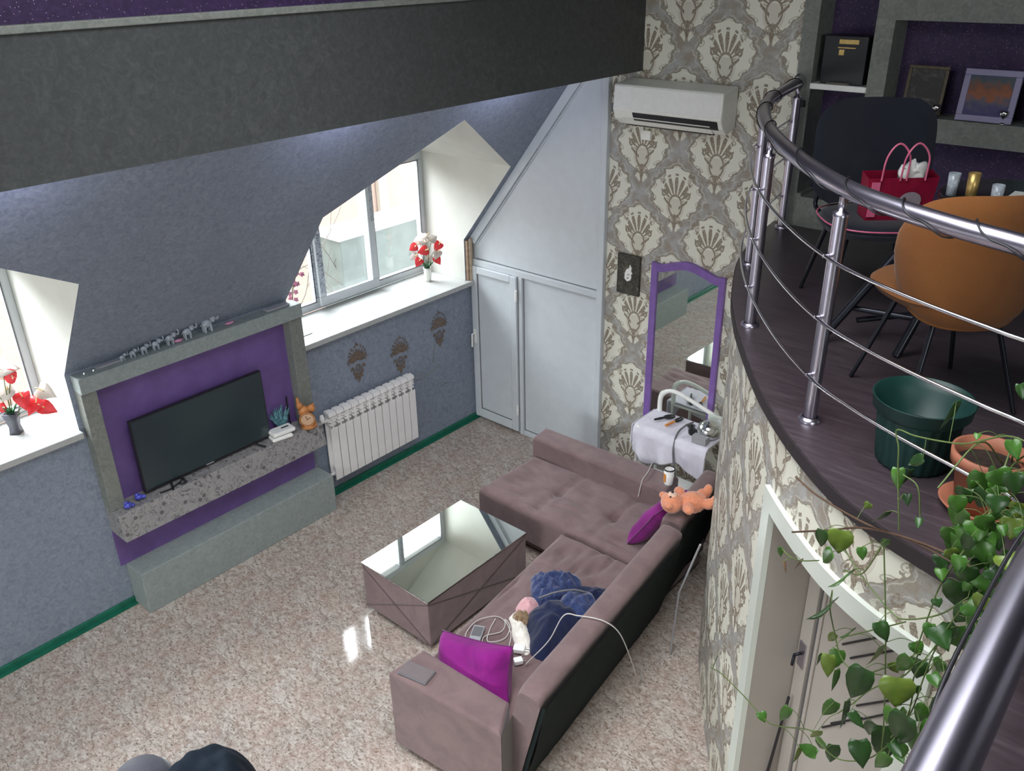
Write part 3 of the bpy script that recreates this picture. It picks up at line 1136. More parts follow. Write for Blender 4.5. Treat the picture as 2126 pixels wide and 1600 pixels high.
MB().tube([(.085, ry0 + .005, .76), (.085, ry0 - .06, .76), (.0, ry0 - .06, .76)], .012, 10).lathe([(.02, 0), (.022, .03), (.016, .06), (.0, .062)], (.085, ry0 - .04, .77), 12).build('valve', G['white2'], r)
MB().tube([(.085, ry0 + .005, .25), (.085, ry0 - .045, .25), (.0, ry0 - .045, .25)], .012, 10).build('pipe', G['white2'], r)

# ---- brown damask wall stickers
def motif(cy, cz, label, s=1.0):
    o = thing('wall_motif', (.002, cy, cz), label, 'wall decoration', 'brown damask motifs on the grey wall')
    mb = MB()
    off = [0.0]

    def leafp(px, pz, ang, L, w_):
        P = []
        for i in range(9):
            tt = i / 8
            P.append((w_ * math.sin(PI * tt ** .8), tt * L))
        pts_ = P + [(-a, b) for a, b in reversed(P[1:-1])]
        ca, sa = math.cos(ang), math.sin(ang)
        off[0] += .00012
        q = [(.003 + off[0], cy + s * (px + a * ca + b * sa), cz + s * (pz - a * sa + b * ca)) for a, b in pts_]
        mb.add(q, [tuple(range(len(q)))])

    for k in range(-5, 6):
        a = k * .26
        leafp(.018 * math.sin(a), -.01, a, .12 - .009 * abs(k), .017)
        if abs(k) < 5:
            rr = .13 - .009 * abs(k)
            leafp(rr * math.sin(a + .13), -.01 + rr * math.cos(a + .13), a, .024, .011)
    leafp(0, .12, 0, .05, .006)

    def ringp(px, pz, r0, r1, a0, a1, sx=1):
        n = 22
        off[0] += .00012
        vs = []
        for i in range(n + 1):
            a = a0 + (a1 - a0) * i / n
            for q in (r0, r1):
                vs.append((.003 + off[0], cy + s * (px + q * sx * math.cos(a)), cz + s * (pz + q * math.sin(a))))
        mb.add(vs, [(2 * i, 2 * i + 1, 2 * i + 3, 2 * i + 2) for i in range(n)])
    ringp(0, -.075, .026, .036, 0, 2 * PI, .8)
    ringp(0, -.075, .048, .063, PI * .98, 2.02 * PI, .85)
    ringp(0, -.075, .012, .018, 0, 2 * PI)
    for sg in (-1, 1):
        ringp(sg * .088, .0, .010, .021, -.3, PI * 1.3)
        ringp(sg * .06, -.03, .028, .036, 1.2 if sg < 0 else .0, PI if sg < 0 else 1.9)
        leafp(sg * .01, -.14, sg * 1.0, .06, .014)
        leafp(sg * .01, -.14, sg * 2.2, .05, .014)
        leafp(sg * .05, -.05, sg * 2.5, .05, .012)
    leafp(0, -.14, PI, .075, .018)
    mb.build('print', STK, o)
    return o


STK = plain('metallic_brown_print', (.15, .11, .085), .4, .4, 60)
motif(-1.463, 1.135, 'brown damask motif on grey wall, leftmost of the three below the window')
motif(-.99, 1.04, 'brown damask motif on grey wall just above the right end of the radiator')
motif(-.497, 1.125, 'brown damask motif on grey wall nearest the white closet door', .97)

# ================================================================== COFFEE TABLE
ct = thing('coffee_table', (1.7, -2.17, 0), 'mauve upholstered box coffee table with mirrored top beside the sofa', 'table')
tx0, tx1, ty0, ty1 = 1.378, 2.035, -2.665, -1.675
bx(tx0, tx1, ty0, ty1, .045, .408).build('body', G['suede'], ct, bevel=.008)
bx(tx0 - .003, tx1 + .003, ty0 - .003, ty1 + .003, .408, .42).build('mirror_top', G['mirror'], ct, bevel=.002)
mb = MB()
yy = ty0 - .0015
for (a0, z0), (a1, z1) in (((tx0, .05), (tx1, .4)), ((tx0, .4), (tx1, .05))):
    mb.tube([(a0, yy, z0), (a1, yy, z1)], .0028, 5)
for (a0, z0), (a1, z1) in (((ty0, .05), (ty1, .4)), ((ty0, .4), (ty1, .05))):
    mb.tube([(tx1 + .0015, a0, z0), (tx1 + .0015, a1, z1)], .0028, 5)
mb.build('seam_piping', fabric('dark_mauve_piping', (.05, .035, .035), (.07, .05, .05)), ct)
for x in (tx0 + .05, tx1 - .05):
    for y in (ty0 + .05, ty1 - .05):
        MB().tube([(x, y, .002), (x, y, .05)], [.018, .025], 12).build('leg', G['steelbar'], ct)

# ================================================================== CORNER SOFA
sf = thing('corner_sofa', (2.8, -2.0, 0), 'mauve suede corner sofa with chaise and dark green backing cloth', 'sofa')


def wrinkle(k=1, ax=0):
    def f(x, y, u, v):
        p = Vector((x * 6, y * 6, k * 3.1))
        a = noise.noise(Vector((x * (22 if ax == 0 else 5), y * (5 if ax == 0 else 22), k)))
        return -.042 * max(0, a) ** 1.0 * k + .016 * noise.noise(p)
    return f


def tufted(x, y, u, v):
    z = wrinkle(.7, 1)(x, y, u, v)
    for i in (1, 2):
        z -= .032 * math.exp(-((u - i / 3) / .012) ** 2) * (.5 + .5 * math.exp(-((v - .5) / .25) ** 2))
    for tu in (1 / 3, 2 / 3):
        z -= .035 * math.exp(-(((u - tu) / .04) ** 2 + ((v - .5) / .07) ** 2))
    return z


CH = [(1.36, -1.45), (2.95, -1.475), (2.95, -.70), (1.385, -.80)]
bx(1.42, 2.95, -1.40, -.74, .05, .22).build('chaise_base', G['suede'], sf, bevel=.01)
soft(CH, .14, .425, .055, 90, 50, .012, tufted).build('chaise_cushion', G['suede'], sf)
SE = [(2.40, -3.08), (3.12, -3.05), (2.93, -1.49), (2.225, -1.505)]
soft([(2.44, -3.05), (3.15, -3.02), (2.95, -1.55), (2.27, -1.56)], .05, .22, .02, 8, 8).build('seat_base', G['suede'], sf)
soft(SE, .15, .425, .045, 50, 90, .012, wrinkle(1, 0)).build('seat_cushion', G['suede'], sf)
# low arm behind the chaise
soft([(1.375, -.80), (2.66, -.80), (2.62, -.56), (1.35, -.60)], .05, .59, .025, 60, 14, 0, lambda x, y, u, v: .006 * noise.noise(Vector((x * 7, y * 7, 3)))).build('chaise_arm', G['suede'], sf)
# near arm block
AR = [(2.442, -3.345), (3.215, -3.27), (3.10, -3.075), (2.465, -3.095)]
soft(AR, .05, .60, .022, 40, 16, 0, lambda x, y, u, v: .004 * noise.noise(Vector((x * 7, y * 7, 1)))).build('arm', G['suede'], sf)
mb = MB().add([(3.217, -3.268, .06), (3.16, -3.11, .06), (3.16, -3.11, .58), (3.217, -3.268, .58)], [(0, 1, 2, 3)])
mb.build('arm_side_panel', G['taupe'], sf)


# backrest of the long side: upholstered pad with cloth-covered rear
def backrest(name, p0, p1, q0, q1, z0, z1, lean, mat, n=60, seed=0):
    """p inner bottom, q outer bottom (xy pairs, start/end); top shifted by lean"""
    mb = MB()
    prof = []
    K = 26

    def f(a, b):
        # a along, b around (0..1): inner bottom -> top inner -> top outer -> outer bottom
        i0 = Vector((*p0, 0)).lerp(Vector((*p1, 0)), a)
        o0 = Vector((*q0, 0)).lerp(Vector((*q1, 0)), a)
        d = (o0 - i0)
        wdt = d.length
        d.normalize()
        H = z1 - z0
        per = [H, wdt, H]
        tot = sum(per)
        s = b * tot
        R = .035
        if s < H:
            k, x = s, 0
        elif s < H + wdt:
            k, x = H, s - H
        else:
            k, x = H - (s - H - wdt), wdt
        # rounded corners
        zc = k
        if zc > H - R:
            e = (zc - (H - R)) / R
            if x < R:
                ang = (e + x / R) / 2 * PI / 2
                x2, z2 = R - R * math.cos(ang), H - R + R * math.sin(ang)
                x, zc = x2, z2
            elif x > wdt - R:
                ang = (e + (wdt - x) / R) / 2 * PI / 2
                x2, z2 = wdt - R + R * math.cos(ang), H - R + R * math.sin(ang)
                x, zc = x2, z2
        sh = lean * (zc / H)
        P = i0 + d * (x + sh)
        w = .007 * noise.noise(Vector((P.x * 6, P.y * 6, zc * 5 + seed)))
        en = min(1, a * 25, (1 - a) * 25)
        return (P.x, P.y, z0 + zc - (1 - en) ** 2 * .03 + w * .8)
    mb.grid(f, n, 40, flip=True)
    for a in (0, 1):
        pts = [f(a, j / 40) for j in range(41)]
        if a == 1:
            pts = pts[::-1]
        mb.add(pts, [tuple(range(len(pts)))])
    return mb.build(name, mat, sf)


BI0, BI1 = (3.04, -3.12), (2.83, -1.36)
BO0, BO1 = (3.19, -3.12), (2.985, -1.38)
backrest('backrest', BI0, BI1, BO0, BO1, .10, .815, .17, G['suede'])
# dark cloth that wraps the rear
q0, q1 = Vector((3.205, -3.10, .03)), Vector((3.0, -1.38, .03))
u0, u1 = Vector((3.372, -3.10, .745)), Vector((3.162, -1.40, .745))
mb = MB()
mb.grid(lambda a, b: tuple((q0.lerp(q1, a)).lerp(u0.lerp(u1, a), b) + Vector((.012 * math.sin(b * PI) + .004 * noise.noise(Vector((a * 14, b * 3, 0))), 0, 0))), 40, 10)
mb.add([tuple(q0), tuple(u0), tuple(u0 - Vector((.05, .01, 0))), tuple(q0 - Vector((.05, .01, 0)))], [(0, 1, 2, 3)])
mb.build('rear_cloth', G['sofaback'], sf)
# corner backrest behind the chaise
backrest('corner_backrest', (2.80, -1.33), (2.72, -.62), (2.95, -1.33), (2.87, -.62), .10, .80, .15, G['suede'], 30, 5)
mb = MB()
q0, q1 = Vector((2.965, -1.36, .03)), Vector((2.885, -.62, .03))
u0, u1 = Vector((3.118, -1.36, .73)), Vector((3.038, -.62, .73))
mb.grid(lambda a, b: tuple((q0.lerp(q1, a)).lerp(u0.lerp(u1, a), b) + Vector((.01 * math.sin(b * PI), 0, 0))), 20, 8)
mb.build('rear_cloth', G['sofaback'], sf)
for x, y in ((2.5, -3.27), (3.1, -3.22), (1.47, -1.35), (1.47, -.72), (2.35, -1.62)):
    MB().tube([(x, y, .002), (x, y, .07)], [.015, .024], 10).build('leg', G['black'], sf)

# loose dark cloth hanging over the corner behind the bear
MB().grid(lambda a, b: (3.19 - .16 * b * 0 + .03 * noise.noise(Vector((a * 6, b * 5, 2))) - .06 * a, -1.30 + .5 * a, .70 - .66 * b), 16, 16)

# ================================================================== CUSHIONS, BEAR
def cushion(label, mtx, seed, w_=.5, h_=.5, t_=.15):
    o = thing('cushion', mtx.translation, label, 'cushion', 'magenta cushions on the sofa')
    mb = pillow(w_, h_, t_, .012, seed)
    mb.v = [tuple(mtx @ Vector(p)) for p in mb.v]
    mb.build('cover', G['magenta'], o)
    pipe = []
    for i in range(64):
        a = 2 * PI * i / 64
        c_, s_ = math.cos(a), math.sin(a)
        k = max(abs(c_), abs(s_))
        u, v = c_ / k, s_ / k
        pipe.append(mtx @ Vector((u * w_ / 2 * (1 - .08 * (1 - v * v) * u * u), v * h_ / 2 * (1 - .08 * (1 - u * u) * v * v), 0)))
    MB().tube(pipe, .004, 6, closed=True).build('piping', fabric('dark_magenta_piping', (.09, .004, .08), (.12, .006, .1)), o)
    return o


cushion('magenta velvet cushion tucked between the near arm and back of the sofa', rotm((2.735, -2.96, .53), math.radians(62), math.radians(-16), math.radians(5)), 1, .54, .32, .22)
cushion('magenta velvet cushion leaning on the far corner of the sofa beside the toy bear', rotm((2.80, -1.12, .60), math.radians(3), math.radians(-58), math.radians(-8)), 2, .42, .44, .15)

br = thing('teddy_bear', (3.1, -1.2, .81), 'orange plush teddy bear lying on its back on top of the sofa corner', 'teddy bear')
bm = rotm((3.07, -1.21, .885), 0, 0, math.radians(48), 1.18)
mb = MB()
mb.ball((0.02, 0, 0), (.085, .065, .062), 18, 12, bm)         # body, x axis towards the feet
mb.ball((-.10, 0, .012), (.062, .066, .06), 18, 12, bm)
for s in (-1, 1):
    mb.ball((-.135, s * .055, .03), (.024, .024, .016), 12, 8, bm)
    mb.ball((-.03, s * .085, .018), (.032, .042, .028), 12, 8, bm)
    mb.ball((.10, s * .05, .015), (.045, .032, .032), 12, 8, bm)
    mb.ball((.13, s * .058, .035), (.024, .028, .036), 12, 8, bm)
o = mb.build('body', G['bear'], br)
rm = o.modifiers.new('remesh', 'REMESH')
rm.mode = 'VOXEL'
rm.voxel_size = .006
rm.use_smooth_shade = True
tx = D.textures.new('fur', 'CLOUDS')
tx.noise_scale = .012
dm = o.modifiers.new('fur', 'DISPLACE')
dm.texture = tx
dm.strength = .008
MB().ball((-.10, 0, .062), (.026, .028, .018), 14, 8, bm).build('muzzle', G['bearpale'], br)
MB().ball((-.10, 0, .081), (.009, .010, .006), 10, 6, bm).build('nose', G['black'], br)
for s in (-1, 1):
    MB().ball((-.118, s * .024, .066), .006, 8, 6, bm).build('eye', G['black'], br)

# ================================================================== CLOTHES ON THE SEAT
hd = thing('hooded_jacket', (2.62, -2.15, .43), 'navy blue knitted hooded jacket dropped in a heap on the sofa seat', 'jacket')
ZS = .432
heap([(2.40, -2.03), (2.47, -1.92), (2.60, -1.84), (2.71, -1.90), (2.74, -2.05), (2.72, -2.2), (2.63, -2.24), (2.53, -2.2), (2.46, -2.13)], ZS, .085, 16, .045, 22, 2.2, 8, 1).build('hood', G['navy'], hd)
heap([(2.68, -1.96), (2.76, -1.88), (2.90, -1.82), (2.98, -1.84), (2.99, -1.95), (2.86, -2.02), (2.74, -2.06)], ZS, .05, 8, .025, 16, 2, 6, 2).build('sleeve', G['navydark'], hd)
heap([(2.66, -2.17), (2.77, -2.06), (2.90, -2.05), (2.97, -2.2), (2.98, -2.45), (2.96, -2.6), (2.87, -2.62), (2.76, -2.52), (2.65, -2.42), (2.61, -2.30)], ZS, .13, 14, .03, 9, 2.4, 8, 3).build('body', G['navydark'], hd)
heap([(2.74, -2.10), (2.84, -2.0), (2.95, -2.08), (2.95, -2.22), (2.84, -2.26), (2.76, -2.2)], ZS + .08, .05, 10, .03, 20, 2, 8, 4).build('fold', G['navy'], hd)
MB().tube(spline([(2.62, -2.24, .50), (2.70, -2.17, .545), (2.78, -2.08, .55), (2.84, -2.03, .53)], 6), .007, 6).build('zip', G['greyplastic'], hd)
o = heap([(2.50, -2.23), (2.56, -2.20), (2.64, -2.26), (2.66, -2.36), (2.60, -2.41), (2.52, -2.35)], ZS, .06, 10, .02, 16, 2, 6, 5).build('pink_cloth', G['pink'])
tag(o, 'pink folded cloth sticking out from under the navy jacket', 'cloth')
o = heap([(2.54, -2.37), (2.60, -2.36), (2.68, -2.42), (2.78, -2.50), (2.86, -2.60), (2.82, -2.64), (2.70, -2.58), (2.60, -2.50), (2.54, -2.44)], ZS, .05, 10, .02, 20, 2, 6, 6).build('fluffy_slipper', G['fluff'])
tag(o, 'white fluffy slipper with brown tuft half under the navy jacket', 'slipper')
o2 = heap([(2.57, -2.37), (2.65, -2.37), (2.69, -2.43), (2.67, -2.50), (2.60, -2.47), (2.56, -2.42)], ZS + .02, .055, 8, .03, 40, 2, 6, 7).build('tuft', G['brownfluff'], o)

# chargers, power bank, cables
o = thing('power_bank', (2.49, -2.69, .43), 'grey power bank lying on the sofa seat beside the white cable', 'power bank')
mm_ = rotm((2.505, -2.70, .445), 0, 0, math.radians(-62))
MB().box(-.075, .075, -.036, .036, 0, .016, mat=mm_).build('case', G['lightgrey'], o, bevel=.004)
MB().box(-.06, .02, -.03, .03, .0162, .018, mat=mm_).build('label_plate', G['greyplastic'], o)
for i, (x, y, lab) in enumerate(((2.79, -2.63, 'larger white charger block lying next to the slipper'), (2.85, -2.71, 'smaller white charger block nearest the sofa back'))):
    o = thing('charger', (x, y, .435), lab, 'charger', 'white chargers on the sofa seat')
    mm_ = rotm((x, y, .446), 0, 0, .5 + i * .5)
    s = 1 if i == 0 else .75
    MB().box(-.035 * s, .035 * s, -.028 * s, .028 * s, 0, .03, mat=mm_).build('case', G['white2'], o, bevel=.005)
    MB().tube([mm_ @ Vector(p) for p in ((.035 * s, .01, .015), (.06 * s, .01, .015))], .003, 6).tube([mm_ @ Vector(p) for p in ((.035 * s, -.01, .015), (.06 * s, -.01, .015))], .003, 6).build('prong', G['steelbar'], o)


def wire(name, pts, r, mat, label, cat, grp=None):
    o = MB().tube(spline(pts, 8), r, 6).build(name, mat)
    return tag(o, label, cat, grp)


Zc = .448
wire('cable', [(2.50, -2.80, Zc), (2.44, -2.72, Zc), (2.42, -2.60, Zc), (2.48, -2.50, Zc), (2.56, -2.50, Zc), (2.60, -2.58, Zc), (2.55, -2.68, Zc), (2.62, -2.76, Zc), (2.72, -2.74, Zc), (2.79, -2.64, Zc + .01)], .0032, G['cord'], 'white charging cable looping round the grey power bank on the seat', 'cable')
wire('cable', [(2.50, -2.52, Zc + .006), (2.54, -2.62, Zc + .006), (2.60, -2.70, Zc + .006), (2.66, -2.62, Zc + .006), (2.62, -2.52, Zc + .006), (2.55, -2.49, Zc + .006), (2.68, -2.58, Zc + .006), (2.80, -2.80, Zc + .006), (2.85, -2.90, Zc + .03)], .0032, G['cord'], 'white cable in loose coils running towards the near magenta cushion', 'cable')
wire('cable', [(2.90, -2.70, .46), (2.99, -2.60, .62), (3.05, -2.54, .80), (3.13, -2.51, .826), (3.26, -2.45, .822), (3.33, -2.38, .72), (3.36, -2.28, .45), (3.31, -2.12, .15), (3.25, -1.98, .02), (3.2, -1.9, .008)], .0036, G['cord'], 'white cable hanging over the sofa back down to the floor', 'cable')
wire('cable', [(2.36, -.50, .60), (2.38, -.56, .612), (2.42, -.68, .607), (2.44, -.78, .6), (2.445, -.815, .55), (2.44, -.83, .47)], .0036, G['cord'], 'short white cable hanging over the low arm behind the chaise', 'cable')
o = thing('tablet', (2.57, -3.25, .60), 'closed grey tablet case lying on the near arm of the sofa', 'tablet')
mm_ = rotm((2.575, -3.255, .601), 0, 0, math.radians(12))
MB().box(-.095, .095, -.055, .055, 0, .012, mat=mm_).build('case', G['greyplastic'], o, bevel=.005)
MB().box(-.088, .088, -.048, .048, .0122, .014, mat=mm_).build('cover_panel', plain('dark_grey_cover', (.16, .13, .135), .6, .05), o)

# ================================================================== CART WITH TOWEL
ca = thing('serving_cart', (2.45, -.27, 0), 'small white-framed rolling cart under a white towel in front of the purple mirror', 'cart')
CX0, CX1, CY0, CY1 = 2.15, 2.75, -.43, -.12
CZ = .80
mb = MB()
for y in (CY0, CY1):
    mb.tube(spline([(CX0, y, .06), (CX0, y, .7), (CX0, y, .95) if y == CY1 else (CX0, y, .80), (CX0 + .06, y, 1.02) if y == CY1 else (CX0 + .02, y, .80)], 4), .013, 8)
    mb.tube([(CX1, y, .06), (CX1, y, .8)], .013, 8)
mb.build('side_tube', G['white2'], ca)
MB().tube(spline([(CX0 + .01, CY1, .80), (CX0 + .01, CY1, .93), (CX0 + .05, CY1, 1.0), (CX0 + .12, CY1, 1.03), (CX0 + .25, CY1, 1.01), (CX1 - .05, CY1, .92), (CX1 + .02, CY1, .86)], 6), .017, 10).build('handle', G['white2'], ca)
MB().tube([(CX1 - .06, CY1, .925), (CX1 + .03, CY1, .855)], [.024, .028], 10).build('handle_grip', G['white2'], ca)
bx(CX0, CX1, CY0, CY1, CZ - .025, CZ).build('top_shelf', G['white2'], ca, bevel=.005)
bx(CX0, CX1, CY0, CY1, .25, .27).build('lower_shelf', G['white2'], ca, bevel=.005)
for x in (CX0, CX1):
    for y in (CY0, CY1):
        MB().ball((x, y, .032), (.03, .012, .03), 12, 8).build('wheel', G['greyplastic'], ca)


def towelf(a, b):
    x = CX0 - .03 + (CX1 - CX0 + .05) * a
    L = .31
    s = b * (L + .30)
    n_ = noise.noise(Vector((a * 5, b * 3, 1)))
    if s < L:
        return (x, CY1 + .01 - s, CZ + .016 + .006 * n_)
    q = s - L
    e = .22 + .06 * math.sin(a * 7) + .05 * a
    q = min(q, .30) * e / .30
    wave = .022 * math.sin(a * 21 + 1) * (q / .3)
    return (x + .02 * n_ * q, CY1 + .01 - L - .012 - .02 * min(1, q * 20) + wave - .02 * q, CZ + .01 - q)


mb = MB().grid(towelf, 60, 40)
mb.grid(lambda a, b: (CX0 - .03 - .02 - .012 * math.sin(b * 14) * a, CY1 + .01 - .33 * b, CZ + .014 - (.20 + .05 * math.sin(b * 6)) * a), 14, 24)
o = mb.build('towel', G['towel'])
sd = o.modifiers.new('thickness', 'SOLIDIFY')
sd.thickness = .006
tag(o, 'white towel draped over the small rolling cart', 'towel')


def hairbrush(label, p0, p1, hw, mat, name='hairbrush'):
    o = thing(name, p0, label, 'brush')
    p0, p1 = Vector(p0), Vector(p1)
    m_ = frame_between(p0, p1, (0, 0, 1))
    L = (p1 - p0).length
    MB().ball((0, .05, 0), (hw, .055, .012), 14, 8, m_).build('head', G['black'], o)
    MB().tube([m_ @ Vector((0, .09, 0)), m_ @ Vector((0, L * .7, 0)), m_ @ Vector((0, L, 0))], [.008, .011, .008], 8).build('handle', mat, o)


ZT = CZ + .035
hairbrush('black hairbrush on the white towel, left of the orange one', (2.31, -.14, ZT), (2.22, -.30, ZT), .032, G['black'])
hairbrush('hairbrush with orange handle on the white towel', (2.38, -.13, ZT), (2.34, -.33, ZT), .022, G['orangeplastic'])
o = heap([(2.44, -.19), (2.5, -.15), (2.53, -.20), (2.58, -.24), (2.63, -.27), (2.62, -.33), (2.55, -.32), (2.51, -.27), (2.49, -.23)], ZT - .012, .03, 8, .004, 20, 2, 5, 9).build('sunglasses_case', G['black'])
tag(o, 'small black pouch beside the silver bowl on the cart', 'pouch')
o = thing('silver_kettle', (2.67, -.27, ZT), 'shiny silver pot with a hammered side on the right end of the cart', 'pot')
MB().lathe([(0, 0), (.07, .005), (.09, .05), (.08, .10), (.04, .13), (0, .135)], (2.68, -.26, ZT - .012), 24).build('pot_body', G['silver'], o)
MB().box(2.60, 2.76, -.14, -.12, ZT, ZT + .12).build('tray_back', G['trimwhite'], o, bevel=.004)
bx(2.62, 2.74, -.41, -.35, ZT - .01, ZT + .05).build('box', G['lightgrey'], o, bevel=.004)
wire('cable', [(2.50, -.18, ZT + .02), (2.49, -.28, ZT + .03), (2.49, -.40, ZT + .01), (2.50, -.46, .74), (2.53, -.48, .6), (2.58, -.5, .45), (2.62, -.52, .3)], .008, G['greyplastic'], 'grey appliance cable hanging down in front of the white towel', 'cable')

mg = thing('thermos_cup', (2.74, -.63, .59), 'white tumbler with black rim and yellow print behind the far sofa corner', 'cup')
MB().lathe([(0, .0), (.032, .0), (.034, .01), (.040, .13), (.037, .13), (.03, .02), (0, .02)], (2.615, -.70, .592), 24).build('cup_body', G['white2'], mg)
MB().tube([(2.615 + .040 * math.cos(a * PI / 12), -.70 + .040 * math.sin(a * PI / 12), .724) for a in range(24)], .005, 6, closed=True).build('rim', G['black'], mg)
MB().grid(lambda a, b: (2.615 + .0385 * math.cos(-2.6 + a * 1.0), -.70 + .0385 * math.sin(-2.6 + a * 1.0), .62 + .07 * b), 8, 4).build('print', G['orangeplastic'], mg)

# ================================================================== MIRROR, PICTURE, AIR CONDITIONER
mr = thing('wall_mirror', (2.26, 0, .6), 'tall mirror with a wavy-topped violet frame on the damask wall', 'mirror')


def mtop(x, off=0):
    u = (x - 1.945) / .635
    return 2.02 + .055 * math.exp(-((u - .5) / .25) ** 2) - .012 * math.exp(-((u - .13) / .08) ** 2) - .012 * math.exp(-((u - .87) / .08) ** 2) - off


mx0, mx1, mz0, fwd = 1.945, 2.58, .62, .052
n = 40
out, inn = [], []
for i in range(n + 1):
    x = mx0 + (mx1 - mx0) * i / n
    out.append((x, mtop(x)))
    xi = mx0 + fwd + (mx1 - mx0 - 2 * fwd) * i / n
    inn.append((xi, mtop(xi, .065)))
out = [(mx0, mz0)] + out + [(mx1, mz0)]
inn = [(mx0 + fwd, mz0 + fwd)] + inn + [(mx1 - fwd, mz0 + fwd)]
N = len(out)
vs = []
for (x, z) in out:
    vs += [(x, -.002, z), (x, -.034, z)]
for (x, z) in inn:
    vs += [(x, -.002, z), (x, -.028, z)]
fs = []
for i in range(N):
    j = (i + 1) % N
    fs += [(2 * i, 2 * j, 2 * j + 1, 2 * i + 1), (2 * i + 1, 2 * j + 1, 2 * N + 2 * j + 1, 2 * N + 2 * i + 1), (2 * N + 2 * i, 2 * N + 2 * i + 1, 2 * N + 2 * j + 1, 2 * N + 2 * j)]
MB().add(vs, fs).build('frame', G['violet'], mr, bevel=.003)
MB().prism([(x, z) for x, z in inn], .008, .014, mat=mt).build('mirror_glass', G['mirror'], mr)
pc = thing('canvas_picture', (1.72, 0, 1.7), 'small dark speckled canvas with a pale profile face left of the mirror', 'picture')
bx(1.625, 1.835, -.03, -.002, 1.70, 2.03).build('canvas', plaster('speckled_canvas', (.06, .055, .045), (.16, .14, .10), (.03, .03, .025)), pc, bevel=.003)
mb = MB().prism([(1.70, 1.83), (1.725, 1.81), (1.755, 1.825), (1.765, 1.85), (1.76, 1.87), (1.772, 1.885), (1.76, 1.90), (1.763, 1.93), (1.745, 1.955), (1.74, 1.925), (1.715, 1.91), (1.70, 1.875)], .030, .032, mat=mt)
mb.build('pale_figure', G['white2'], pc)
mb = MB().prism([(1.728, 1.868), (1.745, 1.863), (1.744, 1.868), (1.73, 1.874)], .032, .0335, mat=mt).prism([(1.722, 1.832), (1.74, 1.84), (1.738, 1.846), (1.722, 1.84)], .032, .0335, mat=mt)
mb.build('face_marks', G['black'], pc)

ac = thing('air_conditioner', (2.0, -.1, 3.05), 'white wall-mounted split air conditioner high on the damask wall', 'air conditioner')
ax0, ax1 = 1.655, 2.53
v = [(0, 3.085), (-.12, 3.05), (-.185, 3.10), (-.215, 3.16), (-.205, 3.335), (0, 3.36)]
mt3 = Matrix(((0, 0, 1, 0), (1, 0, 0, 0), (0, 1, 0, 0), (0, 0, 0, 1)))        # (y,z,x)->(x,y,z)
MB().prism(v, ax0, ax1, mat=mt3).build('housing', G['vase'], ac, bevel=.012)
MB().prism([(-.21, 3.168), (-.216, 3.172), (-.208, 3.325), (-.203, 3.325)], ax0 + .012, ax1 - .02, mat=mt3).build('front_panel', G['white2'], ac, bevel=.002)
MB().prism([(-.176, 3.090), (-.192, 3.102), (-.215, 3.150), (-.205, 3.155)], ax0 + .17, ax1 - .03, mat=mt3).build('air_slot', G['black'], ac)
MB().prism([(-.135, 3.062), (-.14, 3.056), (-.20, 3.112), (-.196, 3.118)], ax0 + .08, ax1 - .09, mat=mt3).build('louvre', G['vase'], ac)
MB().prism([(-.115, 3.05), (-.122, 3.044), (-.165, 3.082), (-.16, 3.088)], ax0 + .08, ax1 - .09, mat=mt3).build('lower_slot', G['black'], ac)
bx(1.64, 1.655, -.21, 0, 3.14, 3.2).build('bracket_clip', G['greyplastic'], ac)
o = thing('socket_box', (1.84, 0, 2.95), 'white socket box on the damask wall just below the air conditioner', 'socket')
bx(1.80, 1.87, -.03, -.001, 2.93, 3.0).build('box', G['vase'], o, bevel=.004)
bx(1.78, 1.795, -.015, -.001, 2.93, 3.06).build('cable_duct', G['vase'], o, bevel=.002)


# ================================================================== FLOWERS
def heartleaf(L, w_, fold=.25, notch=1):
    """heart-shaped leaf along +y, face +z, returns verts/faces"""
    vs, fs = [], []
    prof = [(0, -.10, .30), (.0, .0, .48), (.0, .22, .56), (0, .5, .46), (0, .78, .22), (0, 1, 0)]
    rows = [(.06, .0, .0), (.02, -.08 * notch, .36), (.12, .10, .50), (.35, .35, .5), (.62, .62, .34), (.84, .84, .14), (1, 1, 0)]
    for (yc, ye, hw) in rows:
        vs.append((-hw * w_, ye * L, fold * hw * w_ - .10 * L * ye * ye))
        vs.append((0, yc * L, -.10 * L * yc * yc))
        vs.append((hw * w_, ye * L, fold * hw * w_ - .10 * L * ye * ye))
    for i in range(len(rows) - 1):
        a, b = 3 * i, 3 * (i + 1)
        fs += [(a, a + 1, b + 1, b), (a + 1, a + 2, b + 2, b + 1)]
    return vs, fs


def thick(o, t=.0012):
    s = o.modifiers.new('thickness', 'SOLIDIFY')
    s.thickness = t
    return o


